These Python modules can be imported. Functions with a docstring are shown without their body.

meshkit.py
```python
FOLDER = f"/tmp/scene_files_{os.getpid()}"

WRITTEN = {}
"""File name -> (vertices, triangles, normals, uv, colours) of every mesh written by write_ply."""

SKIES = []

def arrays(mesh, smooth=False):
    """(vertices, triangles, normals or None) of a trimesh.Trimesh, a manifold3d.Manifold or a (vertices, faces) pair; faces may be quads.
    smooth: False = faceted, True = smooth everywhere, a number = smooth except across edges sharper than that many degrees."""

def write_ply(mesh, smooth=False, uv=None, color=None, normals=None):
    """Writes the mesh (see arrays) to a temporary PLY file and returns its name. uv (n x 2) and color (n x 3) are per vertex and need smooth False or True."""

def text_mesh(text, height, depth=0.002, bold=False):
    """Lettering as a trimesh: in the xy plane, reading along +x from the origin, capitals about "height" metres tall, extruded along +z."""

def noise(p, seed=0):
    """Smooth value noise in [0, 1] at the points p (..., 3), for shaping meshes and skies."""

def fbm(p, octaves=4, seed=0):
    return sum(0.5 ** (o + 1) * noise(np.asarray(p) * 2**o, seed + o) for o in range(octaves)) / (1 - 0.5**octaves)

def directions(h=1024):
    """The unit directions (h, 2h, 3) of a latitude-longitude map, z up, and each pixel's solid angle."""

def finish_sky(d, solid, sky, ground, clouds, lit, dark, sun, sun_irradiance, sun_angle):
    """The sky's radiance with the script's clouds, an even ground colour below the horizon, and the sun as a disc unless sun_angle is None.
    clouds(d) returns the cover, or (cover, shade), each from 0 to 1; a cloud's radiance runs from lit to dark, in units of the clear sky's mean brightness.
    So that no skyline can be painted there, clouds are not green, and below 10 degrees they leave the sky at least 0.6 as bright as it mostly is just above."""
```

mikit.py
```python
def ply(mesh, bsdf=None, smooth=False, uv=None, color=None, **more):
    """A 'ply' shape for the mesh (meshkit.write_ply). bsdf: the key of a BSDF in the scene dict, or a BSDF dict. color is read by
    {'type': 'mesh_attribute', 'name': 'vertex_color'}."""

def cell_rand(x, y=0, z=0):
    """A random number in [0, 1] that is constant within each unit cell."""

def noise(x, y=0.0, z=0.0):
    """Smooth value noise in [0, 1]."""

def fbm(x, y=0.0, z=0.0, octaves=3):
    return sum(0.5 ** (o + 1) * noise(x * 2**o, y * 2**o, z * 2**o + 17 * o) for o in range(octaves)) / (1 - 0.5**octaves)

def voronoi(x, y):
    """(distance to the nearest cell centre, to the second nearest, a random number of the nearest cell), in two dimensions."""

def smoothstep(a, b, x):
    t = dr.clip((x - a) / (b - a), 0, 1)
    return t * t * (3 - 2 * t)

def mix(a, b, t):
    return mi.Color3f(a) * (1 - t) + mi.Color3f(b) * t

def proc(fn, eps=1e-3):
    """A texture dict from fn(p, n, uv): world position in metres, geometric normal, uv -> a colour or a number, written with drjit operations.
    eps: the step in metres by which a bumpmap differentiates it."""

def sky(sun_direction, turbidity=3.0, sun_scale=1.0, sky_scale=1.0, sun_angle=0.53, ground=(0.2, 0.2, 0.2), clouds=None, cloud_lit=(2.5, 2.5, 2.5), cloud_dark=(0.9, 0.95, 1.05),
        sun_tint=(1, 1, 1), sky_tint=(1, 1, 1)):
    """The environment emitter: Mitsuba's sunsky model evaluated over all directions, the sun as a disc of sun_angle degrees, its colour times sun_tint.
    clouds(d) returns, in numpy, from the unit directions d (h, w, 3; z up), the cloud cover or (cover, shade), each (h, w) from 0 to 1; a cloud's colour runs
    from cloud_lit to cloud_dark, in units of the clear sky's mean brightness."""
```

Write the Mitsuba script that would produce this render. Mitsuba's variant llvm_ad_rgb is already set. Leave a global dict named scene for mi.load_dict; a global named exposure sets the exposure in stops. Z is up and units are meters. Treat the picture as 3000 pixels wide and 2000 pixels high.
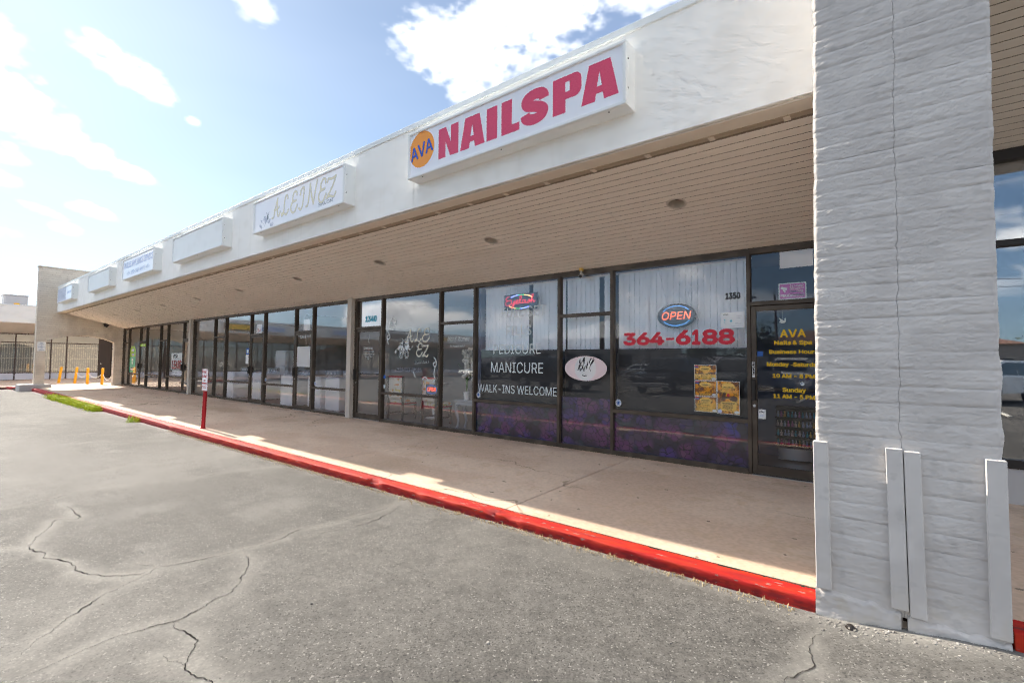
import math, random
import numpy as np, trimesh, drjit as dr, mitsuba as mi
import mikit, meshkit
from mikit import noise, fbm, voronoi, smoothstep, mix, cell_rand
from shapely.geometry import Polygon, LineString, Point, box as sbox
from shapely import affinity
from shapely.ops import unary_union
from trimesh.creation import extrude_polygon, revolve

T = mi.ScalarTransform4f
rng = np.random.default_rng(7)
R = random.Random(11)
scene, labels = {}, {}

# ------------------------------------------------------------------ camera, sky, exposure
YAW, PITCH, ROLL = -0.663951, 0.0432457, 0.00923957
EYE = np.array([0.0, -6.71115, 1.36603])
FWD = np.array([math.sin(YAW) * math.cos(PITCH), math.cos(YAW) * math.cos(PITCH), math.sin(PITCH)])
RGT = np.array([math.cos(YAW), -math.sin(YAW), 0.0])
UPV = np.cross(RGT, FWD)
UP2 = -RGT * math.sin(ROLL) + UPV * math.cos(ROLL)
scene['camera'] = {'type': 'perspective', 'fov': math.degrees(2 * math.atan(1500 / 1386.589)), 'fov_axis': 'x',
                   'near_clip': 0.05, 'far_clip': 6000.0,
                   'to_world': T().look_at(origin=EYE.tolist(), target=(EYE + FWD).tolist(), up=UP2.tolist())}
SUN_EL, SUN_AZ = math.radians(35.7), math.radians(1.4)
SUN = [-math.cos(SUN_EL) * math.cos(SUN_AZ), math.cos(SUN_EL) * math.sin(SUN_AZ), math.sin(SUN_EL)]

# clouds by compass bearing (degrees from +y towards -x) and height: centre, half sizes, tilt, strength
CLOUDS = [(37, 37, 13, 5.2, -14, 1.0), (45.5, 33.5, 7.5, 3.4, 8, 1.0), (44, 30.6, 3.0, 2.2, 0, 0.8), (24, 42, 12, 6, 0, 1.0),
          (78.3, 25.8, 3.6, 1.5, 14, 1.0), (76.2, 24.6, 2.2, .9, 10, 1.0), (79.6, 26.8, 1.6, 1.0, 10, .8),
          (85.6, 20.8, 4.0, 2.6, 18, 1.1), (81.5, 18.3, 4.2, 1.3, 16, 1.0), (78.2, 17.3, 2.8, .8, 12, .9), (87.5, 24.6, 2.6, 2.2, 0, .9),
          (85.6, 16.5, 1.5, .9, 6, .9), (85.7, 14.4, 1.2, .7, 6, .8), (79.9, 13.2, 2.0, .6, 10, .9), (83.2, 12.5, 1.6, .3, 16, .6),
          (81.7, 11.2, 1.2, .5, 8, .8), (86.5, 10.2, 2.0, .5, 0, .7), (84.5, 6.0, 5.0, 1.2, 0, .7), (67.6, 34.0, 2.0, 1.6, 10, .75), (73, 34.5, 1.6, .8, 0, .6),
          (72.7, 22.8, .8, .4, 8, .7)]


def clouds(d):
    az = np.degrees(np.arctan2(-d[..., 0], d[..., 1]))
    el = np.degrees(np.arcsin(np.clip(d[..., 2], -1, 1)))
    n = meshkit.fbm(d * np.array([16, 16, 24]) + 3.1, 5, 1) - 0.5
    n2 = meshkit.fbm(d * np.array([50, 50, 80]) + 9.0, 4, 5) - 0.5
    cover = np.zeros(az.shape)
    for ca, ce, ra, re, tilt, s in CLOUDS:
        da, de = (az - ca), el - ce
        t = math.radians(tilt)
        u, v = da * math.cos(t) + de * math.sin(t), -da * math.sin(t) + de * math.cos(t)
        g = 1 - (u / ra) ** 2 - (v / re) ** 2
        cover = np.maximum(cover, smooth01((g * .75 + n * 1.5 + n2 * 1.7 + .14) / 1.05) * s)
    # the rest of the sky: scattered cumulus with grey undersides in front of the shops, thinning overhead
    a = meshkit.fbm(d * np.array([5, 5, 11]) + 20, 5, 11)
    front = smooth01((-d[..., 1] + .10) / .25)
    wide = smooth01((a - .515) / .10) * front * smooth01((el - 1.0) / 5)
    st = smooth01((meshkit.fbm(d * np.array([3, 3, 26]) + 7, 4, 21) - .56) / .2) * .4 * front
    wide = np.maximum(wide, st)
    other = smooth01((a - .62) / .14) * smooth01((np.abs(az - 60) - 48) / 20) * .8
    cover = np.clip(np.maximum(np.maximum(cover, wide), other), 0, 1)
    shade = np.clip(front * (.02 + 2.6 * np.clip(a - .57, 0, 1) + n2 * .8) + (1 - front) * np.clip(.34 + n * 1.6 + n2 * .8, .05, .7), 0, 1)
    # thin high haze, thickest towards the sun, dimmer than the cumulus
    veil = (.03 + .08 * (1 - front) + .05 * smooth01((az - 44) / 34) * smooth01((130 - az) / 40)) * (1 + .5 * (meshkit.fbm(d * np.array([4, 4, 12]) + 40, 4, 31) - .5))
    total = cover + (1 - cover) * veil
    shade = (cover * shade + (1 - cover) * veil * .5) / np.maximum(total, 1e-6)
    return total, shade


def smooth01(x):
    x = np.clip(x, 0, 1)
    return x * x * (3 - 2 * x)


scene['sky'] = mikit.sky(SUN, turbidity=2.3, sun_scale=0.98, sky_scale=0.68, sun_angle=0.6, ground=(.2, .19, .18), clouds=clouds,
                         cloud_lit=(6.2, 6.2, 6.15), cloud_dark=(2.0, 2.15, 2.45), sun_tint=(.92, 1.04, 1.28), sky_tint=(.95, 1.0, 1.06))
exposure = 2.9

# ------------------------------------------------------------------ naming helpers
used = set()


def key_of(name):
    k, i = name, 0
    while k in used:
        i += 1
        k = f'{name}_{i:03d}'
    used.add(k)
    return k


def obj(name, mesh, bsdf, parent=None, smooth=False, label=None, kind=None, **more):
    k = key_of((parent + '__' if parent else '') + name)
    scene[k] = mikit.ply(mesh, bsdf, smooth=smooth, **more)
    e = {}
    if label:
        e['label'] = label
    if kind:
        e['kind'] = kind
    if e:
        labels[k] = e
    return k


def thing(name, label, cat, group=None):
    k = key_of(name)
    labels[k] = {'label': label, 'category': cat}
    if group:
        labels[k]['group'] = group
    return k


def single(name, mesh, bsdf, label, cat, group=None, smooth=False):
    k = obj(name, mesh, bsdf, smooth=smooth)
    labels[k] = {'label': label, 'category': cat}
    if group:
        labels[k]['group'] = group
    return k


def struct(name, mesh, bsdf, **k):
    return obj(name, mesh, bsdf, kind='structure', **k)


# ------------------------------------------------------------------ mesh helpers
def bx(x0, x1, y0, y1, z0, z1):
    v = np.array([[x, y, z] for x in (x0, x1) for y in (y0, y1) for z in (z0, z1)], float)
    f = np.array([[0, 1, 3], [0, 3, 2], [4, 6, 7], [4, 7, 5], [0, 4, 5], [0, 5, 1], [2, 3, 7], [2, 7, 6], [0, 2, 6], [0, 6, 4], [1, 5, 7], [1, 7, 3]])
    return trimesh.Trimesh(v, f, process=False)


def cb(x0, x1, y0, y1, z0, z1, c=0.006):
    """a box with chamfered edges"""
    P = []
    for x, sx in ((x0, 1), (x1, -1)):
        for y, sy in ((y0, 1), (y1, -1)):
            for z, sz in ((z0, 1), (z1, -1)):
                P += [[x + sx * c, y + sy * c, z], [x + sx * c, y, z + sz * c], [x, y + sy * c, z + sz * c]]
    return trimesh.convex.convex_hull(np.array(P))


def cat(*m):
    return trimesh.util.concatenate([x for x in (m[0] if isinstance(m[0], (list, tuple)) else m)])


def cyl(p0, p1, r, n=14, r1=None):
    p0, p1 = np.array(p0, float), np.array(p1, float)
    d = p1 - p0
    h = np.linalg.norm(d)
    prof = np.array([[0, 0], [r, 0], [r if r1 is None else r1, h], [0, h]])
    m = revolve(prof, sections=n)
    m.apply_transform(trimesh.geometry.align_vectors([0, 0, 1], d / h))
    m.apply_translation(p0)
    return m


def tube(pts, r, n=6):
    return cat([cyl(a, b, r, n) for a, b in zip(pts[:-1], pts[1:])])


def poly_xz(poly, y, depth):
    """a shapely polygon in (x, z), its front face at y, going back by depth"""
    ms = []
    for g in getattr(poly, 'geoms', [poly]):
        if g.area > 1e-9:
            ms.append(extrude_polygon(g, depth, engine='earcut'))
    m = cat(ms)
    v = np.array(m.vertices)
    return trimesh.Trimesh(np.stack([v[:, 0], y + depth - v[:, 2], v[:, 1]], 1), m.faces, process=False)


def poly_yz(poly, x, depth):
    """a polygon in (y, z), its +x face at x, going to -x by depth"""
    ms = [extrude_polygon(g, depth, engine='earcut') for g in getattr(poly, 'geoms', [poly])]
    v = cat(ms)
    p = np.array(v.vertices)
    return trimesh.Trimesh(np.stack([x - depth + p[:, 2], p[:, 0], p[:, 1]], 1), v.faces, process=False)


_text = {}


def raw_text(s, bold=False):
    if (s, bold) not in _text:
        _text[(s, bold)] = meshkit.text_mesh(s, 1.0, 1.0, bold)
    return _text[(s, bold)]


def text(s, x0, x1, z0, z1, y, bold=False, depth=.0015, shear=0.0, rot=0.0, keep=False):
    """lettering standing in the plane y, facing -y, filling x0..x1 and z0..z1"""
    m = raw_text(s, bold)
    v = np.array(m.vertices, float)
    a, b = v.min(0), v.max(0)
    u = (v[:, 0] - a[0]) / (b[0] - a[0])
    w = (v[:, 1] - a[1]) / (b[1] - a[1])
    x = x0 + u * (x1 - x0) + shear * (w - .5) * (z1 - z0)
    z = z0 + w * (z1 - z0)
    if rot:
        cx, cz = (x0 + x1) / 2, (z0 + z1) / 2
        dx, dz = x - cx, z - cz
        x, z = cx + dx * math.cos(rot) - dz * math.sin(rot), cz + dx * math.sin(rot) + dz * math.cos(rot)
    return trimesh.Trimesh(np.stack([x, y + depth * (1 - v[:, 2]) - depth, z], 1), m.faces, process=False)


def turn(m, tx):
    m = m.copy()
    m.apply_transform(tx)
    return m


def rotz(m, a, x=0, y=0, z=0):
    t = trimesh.transformations.rotation_matrix(a, [0, 0, 1])
    t[:3, 3] = [x, y, z]
    return turn(m, t)


def spline(pts, n=10):
    """smooth curve through the points (Catmull-Rom)"""
    p = np.array(pts, float)
    p = np.vstack([2 * p[0] - p[1], p, 2 * p[-1] - p[-2]])
    out = []
    for i in range(1, len(p) - 2):
        t = np.linspace(0, 1, n, endpoint=False)[:, None]
        a, b, c, d = p[i - 1:i + 3]
        out.append(.5 * (2 * b + (c - a) * t + (2 * a - 5 * b + 4 * c - d) * t ** 2 + (3 * b - a - 3 * c + d) * t ** 3))
    return np.vstack(out + [p[-2:-1]])


def grid_mesh(P):
    """P (n, m, 3) -> mesh"""
    n, m = P.shape[:2]
    i = np.arange(n * m).reshape(n, m)
    q = np.stack([i[:-1, :-1], i[1:, :-1], i[1:, 1:], i[:-1, 1:]], -1).reshape(-1, 4)
    return trimesh.Trimesh(P.reshape(-1, 3), np.vstack([q[:, :3], q[:, [0, 2, 3]]]), process=False)


# ------------------------------------------------------------------ materials
def mat(name, col, rough=.6, metal=0.0, spec=.5, **k):
    c = col if isinstance(col, dict) else {'type': 'rgb', 'value': list(col)}
    scene[name] = {'type': 'twosided', 'b': {'type': 'principled', 'base_color': c, 'roughness': rough, 'metallic': metal, 'specular': spec, **k}}
    return name


def bump(name, fn, scale, eps=2e-3):
    b = scene[name]['b']
    scene[name] = {'type': 'twosided', 'b': {'type': 'bumpmap', 't': mikit.proc(fn, eps), 'scale': scale, 'b': b}}


def P3(p):
    return p.x, p.y, p.z


def stucco(p, n, uv):
    x, y, z = P3(p)
    g = fbm(x * 3.1, y * 3, z * 3.1, 3)
    streak = fbm(x * 9, y * 2, z * .8, 3)
    c = mix((.88, .865, .82), (.83, .81, .76), smoothstep(.45, .75, g))
    return mix(c, (.74, .71, .64), smoothstep(.62, .85, streak) * .2)


def stucco_h(p, n, uv):
    x, y, z = P3(p)
    a = fbm(x * 15, y * 15, z * 15, 4)
    return smoothstep(.40, .60, a) * .6 + fbm(x * 60, y * 60, z * 60, 2) * .4


mat('m_stucco', mikit.proc(stucco), .85, spec=.2)
bump('m_stucco', stucco_h, .0095)


def boards(p, n, uv):
    x, y, z = P3(p)
    row = dr.floor(-y * 10 + .001)
    r = cell_rand(row, dr.floor(x / 2.44 + .08), 3)
    s = fbm(x * .8, y * 3, 0, 2)
    c = mix((.83, .75, .645), (.86, .78, .675), r)
    return mix(c, (.74, .65, .54), smoothstep(.55, .85, s) * .3)


mat('m_board', mikit.proc(boards), .55, spec=.35)
mat('m_dark_gap', (.035, .028, .022), .9, spec=.1)
mat('m_groove_shade', (.22, .18, .14), .9, spec=.1)  # dark colour paints in the shade inside the narrow soffit slots
mat('m_lip', (.74, .66, .55), .8, spec=.2)
mat('m_vent', (.42, .34, .25), .9, spec=.1)


def bronze(p, n, uv):
    x, y, z = P3(p)
    a = fbm(x * 6, y * 30, z * 4, 3)
    return mix((.075, .056, .040), (.125, .097, .070), smoothstep(.4, .75, a))


mat('m_bronze', mikit.proc(bronze), .42, metal=.35)
mat('m_bronze_dark', (.03, .024, .02), .45, metal=.3)
mat('m_alu', (.55, .55, .55), .35, metal=.9)
mat('m_black', (.012, .012, .014), .5)
mat('m_white', (.78, .78, .76), .55)
mat('m_paper', (.84, .84, .82), .7, spec=.2)


def walk_col(p, n, uv):
    x, y, z = P3(p)
    a = fbm(x * .9, y * 1.6, 0, 4)
    b = fbm(x * 6, y * 6, 3, 3)
    s = noise(x * 42, y * 42)
    d1, d2, rnd = voronoi(x * 2.6 + noise(x * .7, y * .7) * 2, y * 2.6)
    spot = smoothstep(.05, .03, d1 + (noise(x * 60, y * 60) - .5) * .04) * smoothstep(.72, .75, rnd)
    c = mix((.505, .368, .272), (.565, .43, .325), smoothstep(.35, .65, a))
    c = mix(c, (.48, .345, .235), smoothstep(.58, .8, b) * .5)
    c = mix(c, (.40, .29, .20), smoothstep(.60, .82, fbm(x * .55 + 4, y * .8, 1, 4)) * .55)
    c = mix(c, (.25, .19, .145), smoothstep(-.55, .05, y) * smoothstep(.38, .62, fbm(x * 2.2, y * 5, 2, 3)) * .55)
    hair = smoothstep(.012, .003, dr.abs(fbm(x * .9 + 3, y * .9, 9, 4) - .5)) * smoothstep(.5, .62, fbm(x * .5, y * .5, 4, 2))
    c = mix(c, (.22, .16, .12), hair * .7)
    c = c * (.92 + .16 * s)
    return mix(c, (.13, .10, .085), spot * .75)


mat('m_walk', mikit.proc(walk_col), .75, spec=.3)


def kerb_col(p, n, uv):
    x, y, z = P3(p)
    a = fbm(x * 5, y * 22, z * 30, 4)
    chips = smoothstep(.69, .73, fbm(x * 16 + 3, y * 40, z * 50, 4))
    c = mix((.36, .010, .008), (.46, .030, .010), smoothstep(.3, .7, a))
    c = mix(c, (.24, .018, .016), smoothstep(.52, .8, fbm(x * 2, y * 9, z * 12, 3)) * .7)
    faded = smoothstep(-7.5, -14.0, x)
    c = mix(c, (.50, .13, .13), faded * (.25 + .5 * a))
    shade_and_grime = smoothstep(-.085, -.15, z + (fbm(x * 9, y * 9, 2, 3) - .5) * .05)  # lower kerb face darkened: its shade painted into the red, with scuffed dirt
    c = mix(c, (.17, .012, .014), shade_and_grime * (.45 + .55 * smoothstep(.35, .65, fbm(x * 22, y * 40, z * 40, 3))))
    scuff = smoothstep(.60, .72, fbm(x * 1.3, y * 30, z * 45, 4)) * smoothstep(.45, .7, fbm(x * .6 + 8, 0, 0, 2))
    c = mix(c, (.05, .03, .03), scuff * .6)
    return mix(c, (.27, .20, .17), chips * .7)


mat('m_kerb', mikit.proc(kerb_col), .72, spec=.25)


def asph(p, n, uv):
    x, y, z = P3(p)
    big = fbm(x * .35, y * .5, 0, 4)
    mid = fbm(x * 2.2, y * 2.2, 5, 3)
    near = smoothstep(20.0, 5.0, dr.sqrt(dr.square(x) + dr.square(y + 6.7)))
    g = noise(x * 140, y * 140)
    g2 = noise(x * 60, y * 60, 4)
    st = cell_rand(dr.floor(x * 125 + noise(x * 60, y * 60) * 1.3), dr.floor(y * 125 + noise(x * 60 + 9, y * 60) * 1.3), 2)
    c = mix((.083, .079, .073), (.122, .116, .107), smoothstep(.3, .7, big))
    c = mix(c, (.140, .134, .125), smoothstep(.48, .75, mid) * .55)
    c = c * (1 - .24 * smoothstep(-4.6, -.6, x + 2.2 * (mid - .5)) * smoothstep(30, 5, x))   # paving darkens towards the pillar
    c = c * (.86 + .28 * noise(x * 14, y * 14, 2)) * (.88 + .24 * noise(x * 34, y * 34, 3))
    c = c * (1.0 + near * ((g - .5) * .60 + (g2 - .5) * .30))
    c = mix(c, (.27, .26, .245), smoothstep(.95, .975, st) * near * .75)
    return mix(c, (.022, .021, .020), smoothstep(.07, .04, st) * near * .75)


def asph_dust(p, n, uv):
    x, y, z = P3(p)
    g = noise(x * 80, y * 80)
    a = fbm(x * 5, y * 5, 8, 3)
    return mix((.17, .163, .15), (.25, .238, .215), a) * (.82 + .36 * g)


def asph_h(p, n, uv):
    x, y, z = P3(p)
    return noise(x * 130, y * 130) * .7 + noise(x * 55, y * 55, 4) * .3


def dust_w(p, n, uv):
    # the pale dust along cracks and gutter, carried by the mesh as a small shift of its first texture coordinate
    return dr.clip((uv.x - p.x) * 50, 0, 1) * smoothstep(60, 30, dr.abs(p.x) + dr.abs(p.y))


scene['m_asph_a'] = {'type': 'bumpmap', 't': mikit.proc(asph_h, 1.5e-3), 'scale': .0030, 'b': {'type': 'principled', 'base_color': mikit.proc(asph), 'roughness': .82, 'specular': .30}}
scene['m_asph_b'] = {'type': 'principled', 'base_color': mikit.proc(asph_dust), 'roughness': .8, 'specular': .3}
scene['m_asphalt'] = {'type': 'blendbsdf', 'weight': mikit.proc(dust_w), 'a': {'type': 'ref', 'id': 'm_asph_a'}, 'b': {'type': 'ref', 'id': 'm_asph_b'}}
mat('m_crack', (.020, .018, .016), .95, spec=.05)


def pillar_col(p, n, uv):
    x, y, z = P3(p)
    a = fbm(x * 5, z * 6, y, 4)
    c = mix((.50, .468, .44), (.56, .527, .495), smoothstep(.35, .65, a))
    c = mix(c, (.38, .36, .335), smoothstep(.64, .82, fbm(x * 14, z * 20, 2, 4)) * .35)
    low = smoothstep(.25, -.05, z)
    return mix(c, (.50, .46, .40), low * smoothstep(.4, .7, fbm(x * 14, z * 14, 7, 3)) * .6)


mat('m_pillar', mikit.proc(pillar_col), .7, spec=.3)


def pill_h(p, n, uv):
    x, y, z = P3(p)
    return fbm(x * 70, y * 70, z * 110, 3)


bump('m_pillar', pill_h, .003)
mat('m_trim', (.50, .472, .45), .5, spec=.4)


def endwall(p, n, uv):
    x, y, z = P3(p)
    row = dr.floor(z / .1)
    u = (y + x) / .41 + .5 * (row - 2 * dr.floor(row / 2))
    r = cell_rand(dr.floor(u), row, 5)
    joint = smoothstep(.12, .02, dr.abs(z / .1 - row - .5) * 2 - .85 + .05) * 0 + smoothstep(.86, .97, dr.abs((z / .1 - row) - .5) * 2)
    c = mix((.63, .545, .445), (.69, .61, .505), r)
    c = mix(c, (.36, .30, .235), smoothstep(.5, .8, fbm(x * 3, y * 3, z * 1.2, 3)) * .4)
    return mix(c, (.33, .275, .215), joint * .6)


mat('m_endwall', mikit.proc(endwall), .85, spec=.2)


def metal_white(p, n, uv):
    x, y, z = P3(p)
    s = fbm(x * 3, y * 3, z * 2.6, 3)
    return mix((.76, .78, .765), (.70, .71, .69), smoothstep(.5, .8, s) * .5)


mat('m_cabinet', mikit.proc(metal_white), .45, spec=.4)
mat('m_acrylic', (.80, .80, .83), .18, spec=.5)


def red_vinyl(p, n, uv):
    x, y, z = P3(p)
    g = noise(x * 160, y * 10, z * 160)
    return mix((.62, .035, .10), (.70, .075, .15), g)


mat('m_sign_red', mikit.proc(red_vinyl), .35)
mat('m_sign_orange', (.85, .30, .02), .35)
mat('m_sign_blue', (.02, .07, .42), .35)
mat('m_gold', (.72, .66, .46), .4)
mat('m_outline', (.44, .47, .56), .5)
mat('m_grey_ink', (.22, .25, .28), .5)
mat('m_pale_blue', (.50, .58, .80), .4)
mat('m_pale_grey', (.50, .52, .62), .4)
mat('m_vinyl_white', (.72, .78, .77), .5)
mat('m_vinyl_red', (.64, .018, .04), .45)
mat('m_vinyl_yellow', (.80, .50, .012), .45)
mat('m_vinyl_pink', (.84, .68, .67), .5)
mat('m_magenta', (.55, .12, .42), .5)
mat('m_cyan', (.06, .42, .58), .5)
mat('m_lime', (.42, .72, .02), .45)
mat('m_mint', (.10, .60, .36), .45)
mat('m_yellow_paint', (.86, .40, .005), .5)
mat('m_post_red', (.38, .006, .012), .4)
mat('m_ink_red', (.55, .04, .05), .5)
mat('m_ink_blue', (.03, .12, .42), .5)
mat('m_chain', (.75, .72, .66), .5)
mat('m_beige_post', (.56, .50, .425), .6)
mat('m_led_panel', (.035, .06, .09), .3)
scene['m_glass'] = {'type': 'thindielectric', 'int_ior': 1.85}
scene['m_glass_tint'] = {'type': 'thindielectric', 'int_ior': 1.5}
scene['m_glass_mirror'] = {'type': 'thindielectric', 'int_ior': 2.7}


def film(p, n, uv):
    x, y, z = P3(p)
    wx, wz = x + .05 * noise(x * 9, z * 9), z + .05 * noise(x * 9 + 5, z * 9 + 2)
    d1, d2, r = voronoi(wx * 11, wz * 11)
    f1, f2, r2 = voronoi(wx * 4.2 + 3, wz * 4.2)
    flower = smoothstep(.62, .34, f1)
    tone = noise(x * 1.3 + 2, z * 1.3)
    leaf = mix((.012, .030, .055), (.045, .020, .075), r)
    leaf = mix(leaf, (.012, .07, .08), smoothstep(.75, .8, r))
    petal = mix((.22, .045, .19), (.10, .05, .26), smoothstep(.3, .7, r2))
    petal = mix(petal, (.30, .13, .20), smoothstep(.6, .9, r) * .7)
    petal = mix(petal, (.03, .05, .42), smoothstep(.72, .78, tone))
    c = mix(leaf, petal, flower * (.35 + .65 * smoothstep(.3, .6, noise(x * 2.1, z * 3.0, 4))))
    return mix((.002, .002, .006), c * mi.Color3f(.46, .40, .56), smoothstep(.04, .13, d2 - d1))


mat('m_film', mikit.proc(film), .35)


def blind(p, n, uv):
    x, y, z = P3(p)
    return mix((.74, .82, .89), (.80, .87, .93), fbm(x * 30, 0, z * 3, 2))


mat('m_blind', mikit.proc(blind), .7)


def flyer(p, n, uv):
    x, y, z = P3(p)
    a = fbm(x * 26, z * 26, 1, 4)
    b = noise(x * 9 + 3, z * 9)
    c = mix((.24, .075, .006), (.78, .34, .012), smoothstep(.36, .58, a))
    c = mix(c, (.86, .52, .07), smoothstep(.52, .75, b) * .7)
    return mix(c, (.05, .03, .03), smoothstep(.60, .68, fbm(x * 38 + 7, z * 38, 3, 3)) * .8)


mat('m_flyer', mikit.proc(flyer), .4)
mat('m_parchment', (.82, .53, .10), .5)
mat('m_flyer_dark', (.10, .05, .025), .5)


def carpet(p, n, uv):
    x, y, z = P3(p)
    return mix((.085, .042, .045), (.12, .065, .065), noise(x * 60, y * 60))


mat('m_carpet', mikit.proc(carpet), .95, spec=.1)
mat('m_floor_grey', (.23, .22, .21), .35)
mat('m_wall_grey', (.46, .455, .45), .8)
mat('m_wall_brown', (.30, .25, .205), .8)
mat('m_wall_dark', (.13, .16, .25), .8)
mat('m_wall_night', (.03, .035, .05), .85)
mat('m_ceil', (.55, .54, .52), .85)
mat('m_appliance', (.76, .77, .80), .3)
mat('m_wood_dark', (.055, .05, .048), .4)
mat('m_table_grey', (.33, .36, .40), .5)


def floral(p, n, uv):
    x, y, z = P3(p)
    a = noise(x * 16, y * 16, z * 16)
    b = noise(x * 22 + 4, y * 22, z * 22)
    c = mix((.74, .70, .62), (.72, .30, .10), smoothstep(.66, .76, a))
    return mix(c, (.70, .56, .12), smoothstep(.70, .80, b))


mat('m_floral', mikit.proc(floral), .8)
mat('m_petal', (.78, .77, .70), .6)
mat('m_leaf', (.07, .17, .035), .5)
mat('m_pot', (.82, .82, .80), .4)


def grass_c(p, n, uv):
    x, y, z = P3(p)
    return mix((.30, .42, .015), (.62, .62, .04), noise(x * 9, y * 30, z * 8))


mat('m_grass', mikit.proc(grass_c), .7)
mat('m_dry', (.50, .38, .20), .9)


def pebble_c(p, n, uv):
    x, y, z = P3(p)
    return mix((.10, .09, .08), (.36, .34, .31), cell_rand(dr.floor(x * 45), dr.floor(y * 45), 1))


mat('m_pebble', mikit.proc(pebble_c), .9)
mat('m_wing_frame', (.055, .035, .03), .5)
mat('m_wing_panel', (.66, .67, .74), .7)
mat('m_bars', (.74, .70, .58), .6)
mat('m_wing_dark', (.05, .035, .03), .6)
mat('m_wing_room', (.30, .31, .29), .9)
mat('m_unit', (.42, .405, .41), .6)
mat('m_concrete', (.46, .43, .41), .85)
mat('m_roof', (.55, .54, .52), .9)


def far_wall(p, n, uv):
    x, y, z = P3(p)
    return mix((.40, .35, .30), (.47, .42, .36), fbm(x * .5, y * .5, z * 2, 3))


mat('m_farwall', mikit.proc(far_wall), .9)
mat('m_tile_roof', (.22, .13, .10), .9)


def hill_c(p, n, uv):
    x, y, z = P3(p)
    return mix((.12, .13, .16), (.18, .17, .19), fbm(x * .01, y * .01, z * .02, 3))


mat('m_hill', mikit.proc(hill_c), .95)


def foliage(p, n, uv):
    x, y, z = P3(p)
    return mix((.035, .06, .02), (.085, .11, .04), noise(x * 2, y * 2, z * 2))


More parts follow.
